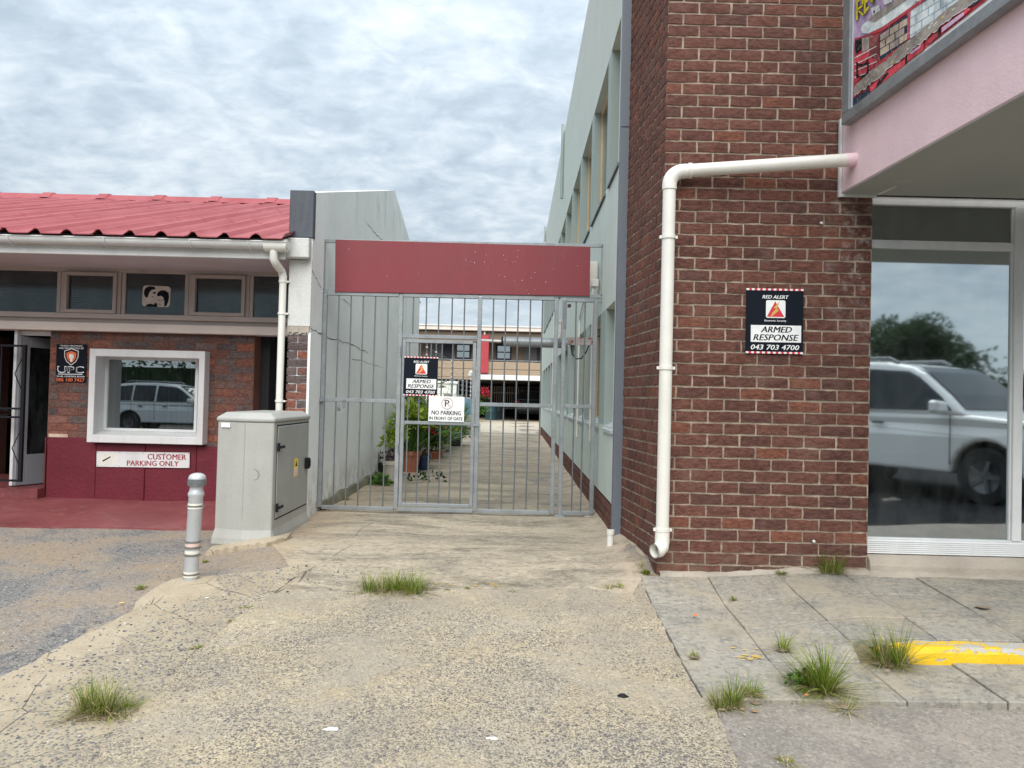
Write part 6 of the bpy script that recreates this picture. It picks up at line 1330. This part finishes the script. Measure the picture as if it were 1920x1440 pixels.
# weeds on the ground, each clump a thing
MT['tuft_soil'] = paint('tuft_soil', (.26, .20, .14), .98, .4, 0, .03)
def tuft(label, u, v, rad, h, n, seed, straw=.35, parts=None, wdt=.005, spread=.55, cat='grass tuft', dx=(0,)):
    p = ong(u, v); zz = lambda x, y: (float(zp(x, y)) if (x > xe + .02 and 3.6 < y < 5.4) else gz(x, y)) + .012
    r = random.Random(seed); t = thing('grass_tuft', label, cat, (p.x, p.y, zz(p.x, p.y)), 0, 'grass tufts growing from cracks')
    g = MB(); s = MB()
    for k, d in enumerate(dx):
        x = p.x + d; y = p.y + r.uniform(-.02, .02); y += r.uniform(-.03, .03); q = blades(r, (x, y, zz(x, y)), rad * r.uniform(.7, 1.2), h * r.uniform(.55, 1.15), int(n * (1 - straw) / len(dx) * r.uniform(.7, 1.3)), wdt * .85, .7, spread * 1.35); g.add(q.v, q.f)
        q = blades(r, (x, y, zz(x, y)), rad * 1.15, h * .8, int(n * straw * 1.3 / len(dx)), wdt * .7, 1.1, spread * 2.2); s.add(q.v, q.f)
    if h > .06 and p.y < 5.2:
        sm = MB(); n_ = 14; cx_ = p.x + sum(dx) / len(dx); sx_ = rad * 1.0 + (max(dx) - min(dx)) / 2; sv = [(cx_ + sx_ * r.uniform(.7, 1.15) * math.cos(6.283 * k / n_), p.y + rad * .8 * r.uniform(.5, 1.2) * math.sin(6.283 * k / n_)) for k in range(n_)]
        vs = [(a, b, zz(a, b) + .001) for a, b in sv] + [((a + cx_) / 2, (b + p.y) / 2, zz((a + cx_) / 2, (b + p.y) / 2) + .008) for a, b in sv] + [(cx_, p.y, zz(cx_, p.y) + .010)]
        sm.add(vs, [(k, (k + 1) % n_, n_ + (k + 1) % n_, n_ + k) for k in range(n_)] + [(n_ + k, n_ + (k + 1) % n_, 2 * n_) for k in range(n_)], 0, True); sm.build('soil', MT['tuft_soil'], t)
    g.build('green_blades', LM['grass'], t); s.build('dry_blades', LM['straw'], t); return t
tuft('broad bright grass tuft on the joint across the middle of the driveway', 738, 1112, .09, .19, 950, 1, .28, dx=(-.16, -.07, -.0, .05, .12, .17))
tuft('pale grass tuft on the cracked concrete at the lower left', 172, 1348, .06, .19, 620, 2, .55, dx=(-.05, -.01, .02, .05), spread=.55); tuft('flattened side of the grass clump at the lower left, trailing right', 222, 1338, .07, .10, 200, 3, .5, dx=(0, .05), spread=1.0)
tuft('grass tuft at the front corner of the slab edge', 1362, 1326, .06, .15, 330, 4, .4, dx=(-.04, .03)); tuft('short straggly tuft right of the slab corner tuft', 1412, 1318, .05, .09, 150, 5, .5, spread=1.0)
tuft('dense dark green grass tuft on the slab joint, largest on the pavement', 1536, 1306, .06, .21, 700, 6, .25, dx=(-.03, .02), spread=.7, wdt=.006)
tuft('long trailing dry grass beside the dense pavement tuft', 1580, 1330, .04, .16, 60, 7, .7, spread=2.4); tuft('yellowish grass tuft at the end of the yellow kerb', 1672, 1262, .07, .22, 520, 8, .45, dx=(-.04, .03), spread=.7)
tuft('grass tuft growing against the foot of the brick wall', 1556, 1092, .08, .17, 420, 9, .35, dx=(-.04, .04)); tuft('small flat weed left of the wall tuft', 1464, 1092, .06, .045, 120, 10, .2, spread=1.6)
tuft('tiny weed in the slab joint near the orange scrap', 1376, 1138, .02, .05, 40, 11, .4); tuft('thin weed on the left edge of the slabs', 1302, 1246, .03, .07, 70, 12, .4)
tuft('small weed on the left slab joint above the dense tuft', 1468, 1232, .04, .10, 120, 13, .3); tuft('sparse weed on the driveway joint near the brick corner', 1150, 1103, .05, .05, 110, 14, .5, spread=1.2, dx=(-.03, .04))
tuft('small weed in the middle of the driveway joint', 962, 1111, .03, .045, 70, 15, .3, spread=1.5); tuft('tiny weed beside the broad driveway tuft', 840, 1109, .025, .03, 50, 16, .2, spread=1.5); tuft('tiny weed farther right of the broad driveway tuft', 876, 1108, .02, .03, 30, 17, .2, spread=1.5)
tuft('grass growing in the diagonal crack, upper patch', 472, 1142, .035, .03, 120, 18, .4, spread=1.5, dx=(-.06, 0, .06)); tuft('grass growing in the diagonal crack, middle patch', 432, 1172, .03, .03, 80, 19, .4, spread=1.5); tuft('grass growing in the diagonal crack, lower patch', 366, 1222, .03, .03, 80, 20, .4, spread=1.5)
tuft('weed on the gravel left of the bollard footing', 264, 1104, .05, .035, 110, 21, .4, spread=1.5); tuft('weed between bollard and cabinet', 385, 1055, .04, .03, 70, 22, .4, spread=1.5)
tuft('green weed at the foot of the brick corner below the drain pipe', 1214, 1072, .03, .07, 90, 23, .1, wdt=.012); tuft('weed at the foot of the left gate post', 606, 957, .05, .06, 90, 24, .2, wdt=.012, spread=1.3); tuft('faint grass at the bottom edge of the tar', 1478, 1440, .05, .05, 70, 25, .7, spread=.9)
tuft('thin weed standing at the splayed side of the brick corner', 1200, 1052, .03, .14, 30, 26, .5, wdt=.004)
tuft('low weed against the alley wall foot just behind the gate', 640, 938, .12, .06, 130, 27, .3, wdt=.012, spread=1.2)
p = ong(1540, 1290); t = thing('clover_weed', 'flat dark clover weed between the two tufts on the slab edge', 'weed', (p.x - .10, p.y - .04, 0)); bushy(random.Random(5), (p.x - .12, p.y - .02, float(zp(p.x, p.y)) + .012), .06, .03, 70, .03, .022).build('foliage', LM['green'], t)

# loose stones (nobody could count them) and single scraps
r = random.Random(88); mb = MB()
def stone(mb, x, y, z, s):
    n = 5; a0 = r.uniform(0, 6); vs = [(x + s * r.uniform(.7, 1.2) * math.cos(a0 + 6.283 * k / n), y + s * r.uniform(.6, 1.1) * math.sin(a0 + 6.283 * k / n), z - s * .1) for k in range(n)]
    vs += [(x + s * .5 * r.uniform(.7, 1.2) * math.cos(a0 + 6.283 * k / n), y + s * .5 * math.sin(a0 + 6.283 * k / n), z + s * r.uniform(.3, .6)) for k in range(n)]
    mb.add(vs, [(k, (k + 1) % n, n + (k + 1) % n, n + k) for k in range(n)] + [tuple(range(n, 2 * n))])
pts_ = [(0, 1290), (110, 1255), (230, 1190), (290, 1180), (330, 1150), (420, 1150), (360, 1210), (260, 1300), (150, 1330), (90, 1250), (30, 1330), (220, 1240), (560, 1085), (330, 1250), (60, 1380)]
for (u, v) in pts_:
    p = ong(u, v)
    for k in range(75): x = p.x + r.gauss(0, .22); y = p.y + r.gauss(0, .16); stone(mb, x, y, gz(x, y) + .010, r.choice((.004, .005, .006, .006, .008, .011)))
for k in range(1500):
    x = r.uniform(-6.2, -2.0); y = r.uniform(3.6, 6.7)
    if y > 6.7: continue
    stone(mb, x, y, gz(x, y) + .002, r.choice((.004, .005, .006, .008)))
for k in range(650): x = r.uniform(-1.9, 1.1); y = r.uniform(2.3, 4.0); stone(mb, x, y, gz(x, y) + .017, r.choice((.003, .004, .005, .007)))
for k in range(160): x = r.uniform(.95, 3.2); y = r.uniform(2.6, 3.6); stone(mb, x, y, gz(x, y) + .007, r.choice((.003, .004, .005)))
t = T('loose_stone', .9); t.col(t.ramp(t.N('ShaderNodeNewGeometry').outputs['Random Per Island'], [(0, (.07, .07, .08)), (.5, (.17, .17, .175)), (.85, (.28, .26, .23)), (1, (.5, .47, .42))])); MT['stone'] = t.m
o = mb.build('gravel', MT['stone'], kind='stuff')
def scrap(name, label, cat, u, v, s, mat, seed, flat=.25, el=1.8):
    p = ong(u, v); zz = (float(zp(p.x, p.y)) if p.x > xe + .02 and 3.58 < p.y < 5.4 else gz(p.x, p.y)) + .017; q = random.Random(seed); m = MB(); n = 9
    vs = [(p.x + s * el * q.uniform(.55, 1) * math.cos(6.283 * k / n), p.y + s * q.uniform(.55, 1) * math.sin(6.283 * k / n), zz) for k in range(n)] + [(p.x + s * el * .5 * q.uniform(.5, 1) * math.cos(6.283 * k / n), p.y + s * .5 * q.uniform(.5, 1) * math.sin(6.283 * k / n), zz + s * flat * q.uniform(.5, 1.3)) for k in range(n)]
    m.add(vs, [(k, (k + 1) % n, n + (k + 1) % n, n + k) for k in range(n)] + [tuple(range(n, 2 * n))]); return tag(m.build(name, mat), label, cat)
scrap('orange_scrap', 'small bright orange scrap lying on a pavement slab', 'litter', 1303, 1165, .016, MT['sorange'], 1, .6, 1.3); scrap('black_scrap', 'crumpled black scrap on the driveway concrete', 'litter', 1167, 1312, .022, MT['black'], 2, .6, 1.5)
scrap('paint_blob', 'flat white paint splash on the driveway at the bottom', 'paint splash', 622, 1374, .026, MT['paper'], 3, .06, 1.6); scrap('paper_scrap', 'folded pale paper scrap at the bottom of the driveway', 'litter', 923, 1392, .015, MT['tape_w'], 4, .3, 2.4)
scrap('orange_leaf', 'small orange leaf beside the dense pavement tuft', 'leaf', 1512, 1319, .012, MT['sorange'], 5, .5, 1.1); scrap('dry_leaf', 'curled dry leaf beside the slab corner tuft', 'leaf', 1415, 1340, .014, MT['leaf_brown'], 6, .4, 1.6)
scrap('dry_leaf', 'dry leaf lying under the straggly tuft on the slab edge', 'leaf', 1392, 1336, .012, MT['leaf_brown'], 16, .4, 1.8); scrap('dry_leaf', 'brown dry leaf beside the slab corner tuft, farther left', 'leaf', 1354, 1337, .014, MT['soil'], 17, .4, 1.8); scrap('dry_leaf', 'dry leaf under the yellowish tuft at the kerb end', 'leaf', 1664, 1276, .014, MT['soil'], 18, .4, 1.6); scrap('white_chip', 'white chip of litter on the gravel between bollard and crack', 'litter', 388, 1126, .010, MT['paper'], 19, .3, 1.8); scrap('yellow_leaf', 'yellow leaf on the gravel left of the cement strip', 'leaf', 228, 1135, .012, MT['sgold'], 20, .3, 1.8)
scrap('pebble', 'pale pebble on the driveway right of centre at the bottom', 'pebble', 1098, 1390, .012, MT['cement'], 7, .6, 1.1); scrap('oil_spot', 'dark damp spot on the slab left of the yellow kerb top', 'stain', 1845, 1178, .05, MT['soil'], 8, .01, 1.3)
# worn yellow paint dabs, flat on slab and driveway
MT['ypaint'] = plain('worn_yellow_paint', (.62, .42, .10), .85)
for i, (u, v, n, su, sv) in enumerate(((1408, 1238, 34, 13, 7), (826, 1097, 14, 16, 2), (912, 1098, 16, 22, 2))):
    q = random.Random(200 + i); m = MB()
    for k in range(n):
        p = ong(u + q.gauss(0, su), v + q.gauss(0, sv)); s = q.uniform(.003, .012)
        zf_ = lambda x, y: (float(zp(x, y)) + .0065 if x > xe + .02 and y > 3.58 and y < 5.36 else gz(x, y) + (.0175 if y < 4.88 else .0085))
        m.poly([(p.x + s * 1.6 * math.cos(a) * q.uniform(.6, 1), p.y + s * math.sin(a) * q.uniform(.6, 1), zf_(p.x, p.y)) for a in [6.283 * j / 7 for j in range(7)]])
    o = m.build('paint_mark', MT['ypaint']); o['kind'] = 'structure'

# ------------------------------------------------------------------ street side behind the camera: what the windows reflect
def wpaint(name, c, rough=.25): t = T(name, rough); t.col(c); t.b.inputs['Coat Weight'].default_value = .6; t.b.inputs['Coat Roughness'].default_value = .05; return t.m
MT['carwhite'] = wpaint('white_car_paint', (.86, .87, .86)); MT['cardark'] = wpaint('dark_car_paint', (.03, .04, .06)); MT['carglass'] = T('car_glass', .05).col((.012, .016, .02)).m; MT['tyre'] = plain('tyre_rubber', (.015, .015, .016), .8); MT['rim'] = plain('alloy', (.16, .165, .17), .35, .8); MT['lampred'] = plain('tail_lamp', (.45, .01, .02), .2); MT['lampclear'] = plain('head_lamp', (.7, .72, .74), .1)
def car(label, x, y, z, rz, paint_):
    o = thing('parked_car', label, 'car', (x, y, z), rz, 'cars parked along the street'); LB = dict(local=True)
    def wz(zv): return .90 if zv < .98 else .90 - .26 * min(1, (zv - .98) / .8)
    def arch(cx): return [(cx + .43 * math.cos(math.pi * k / 10), .34 + .43 * math.sin(math.pi * k / 10)) for k in range(11)]
    low = [(2.26, .36), (2.36, .52), (2.37, .72), (2.31, .87), (2.16, .97), (1.85, 1.03), (1.2, 1.08), (-2.12, 1.10), (-2.28, 1.02), (-2.33, .62), (-2.28, .36)] + [(p[0], p[1]) for p in reversed(arch(-1.38))] + [(p[0], p[1]) for p in reversed(arch(1.42))]
    up = [(1.18, 1.07), (.90, 1.31), (.47, 1.62), (.25, 1.72), (-.15, 1.785), (-.7, 1.81), (-1.3, 1.80), (-1.85, 1.74), (-2.06, 1.62), (-2.24, 1.10)]
    m = MB()
    for pol, a in ((low, 1), (up, 1)):
        n = len(pol); vs = [(p[0], -wz(p[1]) * (1 - .10 * max(0, abs(p[0]) - 1.7)), p[1]) for p in pol] + [(p[0], wz(p[1]) * (1 - .10 * max(0, abs(p[0]) - 1.7)), p[1]) for p in pol]
        m.add(vs, [tuple(range(n)), tuple(reversed(range(n, 2 * n)))] + [(i, n + i, n + (i + 1) % n, (i + 1) % n) for i in range(n)])
    m.build('body', paint_, o, .05, seg=3, **LB)
    g = MB()
    for s in (-1, 1):
        for pol in ([(.98, 1.13), (.80, 1.30), (.42, 1.57), (.24, 1.65), (-.42, 1.70), (-.42, 1.13)], [(-.50, 1.13), (-.50, 1.705), (-1.28, 1.705), (-1.28, 1.14)], [(-1.36, 1.14), (-1.36, 1.70), (-1.84, 1.65), (-2.0, 1.16)]):
            pts = [(p[0], s * (wz(p[1]) + .006), p[1]) for p in pol]; g.poly(pts if s < 0 else pts[::-1])
    g.build('side_window', MT['carglass'], o, **LB)
    ws = [(1.10, 1.155), (.90, 1.33), (.48, 1.635), (.32, 1.71)]; MB().add([(p[0] + .008, s * (wz(p[1]) - .07), p[1] + .008) for p in ws for s in (-1, 1)], [(2 * k, 2 * k + 1, 2 * k + 3, 2 * k + 2) for k in range(3)]).build('windscreen', MT['carglass'], o, **LB); MB().poly([(-2.235, .74, 1.18), (-2.235, -.74, 1.18), (-2.09, -.62, 1.58), (-2.09, .62, 1.58)]).build('rear_window', MT['carglass'], o, **LB)
    for cx in (-1.38, 1.42):
        for s in (-1, 1):
            w = bpy.data.objects.new('wheel', None); COL.objects.link(w); w.parent = o
            MB().lathe((cx, s * .80, .34), [(.20, -.11), (.33, -.11), (.35, -.07), (.35, .07), (.33, .11), (.20, .11)], 24, axis='Y').build('tyre', MT['tyre'], w, **LB)
            q = MB().lathe((cx, s * .80, .34), [(0, s * .07), (.06, s * .09), (.08, s * .07), (.21, s * .095), (.225, s * .10), (.225, -s * .05)], 20, axis='Y')
            for k in range(5): a = 6.283 * k / 5; q.bar((cx, s * .895, .34), (cx + .2 * math.cos(a), s * .895, .34 + .2 * math.sin(a)), .05, .03, (0, 1, 0))
            q.build('rim', MT['rim'], w, **LB); MB().lathe((cx, s * .70, .36), [(.0, 0), (.41, 0), (.41, .10 * s)], 20, axis='Y').build('wheel_well', MT['tyre'], w, **LB)
    for s in (-1, 1):
        MB().hexa([(.78, s * .90, 1.10), (.98, s * .90, 1.10), (.95, s * 1.10, 1.10), (.80, s * 1.10, 1.10), (.78, s * .90, 1.24), (.96, s * .90, 1.24), (.93, s * 1.10, 1.26), (.80, s * 1.10, 1.26)]).build('mirror', paint_, o, .03, **LB)
        MB().box(2.24, 2.36, s * .66 - .16, s * .66 + .16, .70, .86).build('headlamp', MT['lampclear'], o, .03, **LB); MB().box(-2.36, -2.2, s * .74 - .10, s * .74 + .10, .82, 1.08).build('tail_lamp', MT['lampred'], o, .02, **LB)
        for hx in (.05, -.85): MB().box(hx - .22, hx - .04, s * .905 - .015, s * .905 + .015, .93, .965).build('door_handle', MT['rim'], o, **LB)
        MB().tube([(.0, s * .58, 1.78), (-.15, s * .58, 1.845), (-1.5, s * .58, 1.86), (-1.7, s * .58, 1.78)], .025, 6).build('roof_rail', MT['galv_dark'], o, **LB)
        for hx in (.98, -.46, -1.32): MB().box(hx - .006, hx + .006, s * .903 - .004, s * .903 + .002, .45, 1.08).build('door_line', MT['black'], o, **LB)
    MB().box(2.26, 2.35, -.6, .6, .42, .62).box(-2.36, -2.28, -.8, .8, .38, .5).build('bumper_grille', MT['black'], o, .02, **LB)
    return o
car('white SUV parked nose-in facing the display window', 6.55, -1.0, gz(6.55, -1.0) + .015, math.radians(64), MT['carwhite']).scale = (1.1, 1.1, 1.12)
car('white SUV parked across the street, reflected in the box window', -12.7, -11.2, -.355, 0, MT['carwhite'])
car('dark car standing inside the carport at the alley end', .9, 43.7, 0, math.radians(90), MT['cardark'])
MT['bark'] = paint('bark', (.10, .075, .055), .95, .25, .4, .02)
def tree(label, x, y, h, rad, seed):
    r = random.Random(seed); t = thing('tree', label, 'tree', (x, y, -.37), 0, 'trees across the street'); b = Vector((x, y, -.4)); tk = MB(); top = b + Vector((r.uniform(-.3, .3), r.uniform(-.3, .3), h * .5)); tk.tube([b, b.lerp(top, .5) + Vector((.1, 0, 0)), top], [.24, .19, .13], 8)
    cs = []
    for k in range(7):
        a = 6.283 * k / 7 + r.uniform(-.3, .3); e = top + Vector((math.cos(a) * rad * .6, math.sin(a) * rad * .6, h * r.uniform(.05, .38))); tk.tube([b.lerp(top, r.uniform(.6, .95)), top.lerp(e, .5) + Vector((0, 0, .2)), e], [.09, .06, .025], 6); cs.append(e)
    cs += [top + rdir(r, .1) * (rad * r.uniform(.2, .7)) + Vector((0, 0, h * .2)) for _ in range(9)]; tk.build('trunk', MT['bark'], t); m = MB()
    for i in range(9000):
        c = cs[r.randrange(len(cs))]; d = rdir(r, -.6); leaf(m, c + d * (rad * .42 * r.random() ** .4), d + Vector((0, 0, -.2)), rdir(r, .1), r.uniform(.09, .19), r.uniform(.05, .10))
    m.build('crown', LM['tree'], t)
tree('broad dark tree across the street, left of the three', 13.6, -15.0, 4.7, 1.7, 1); tree('tallest dark tree across the street, right of the three', 20.6, -15.5, 7.4, 2.9, 2); tree('smaller dark tree across the street, between the other two', 16.6, -19.0, 4.9, 1.8, 3)
r = random.Random(9); m = MB()
for i in range(30000): x = r.uniform(-30, 32); leaf(m, Vector((x, -17 + r.gauss(0, .5), -.3 + r.random() ** .75 * ((3.3 if x > 0 else 6.6) + .45 * math.sin(x * .9) + .3 * math.sin(x * 2.3) + .2 * math.sin(x * 5.1)))), rdir(r, -.3), rdir(r, .1), r.uniform(.14, .3), r.uniform(.08, .16))
hd = thing('hedge', 'long dark hedge across the street behind the parked cars', 'hedge', (0, -17, -.37)); m.build('foliage', LM['tree'], hd); MB().box(-30, 32, -17.3, -16.7, -.4, 2.2).build('core', LM['dark'], hd)
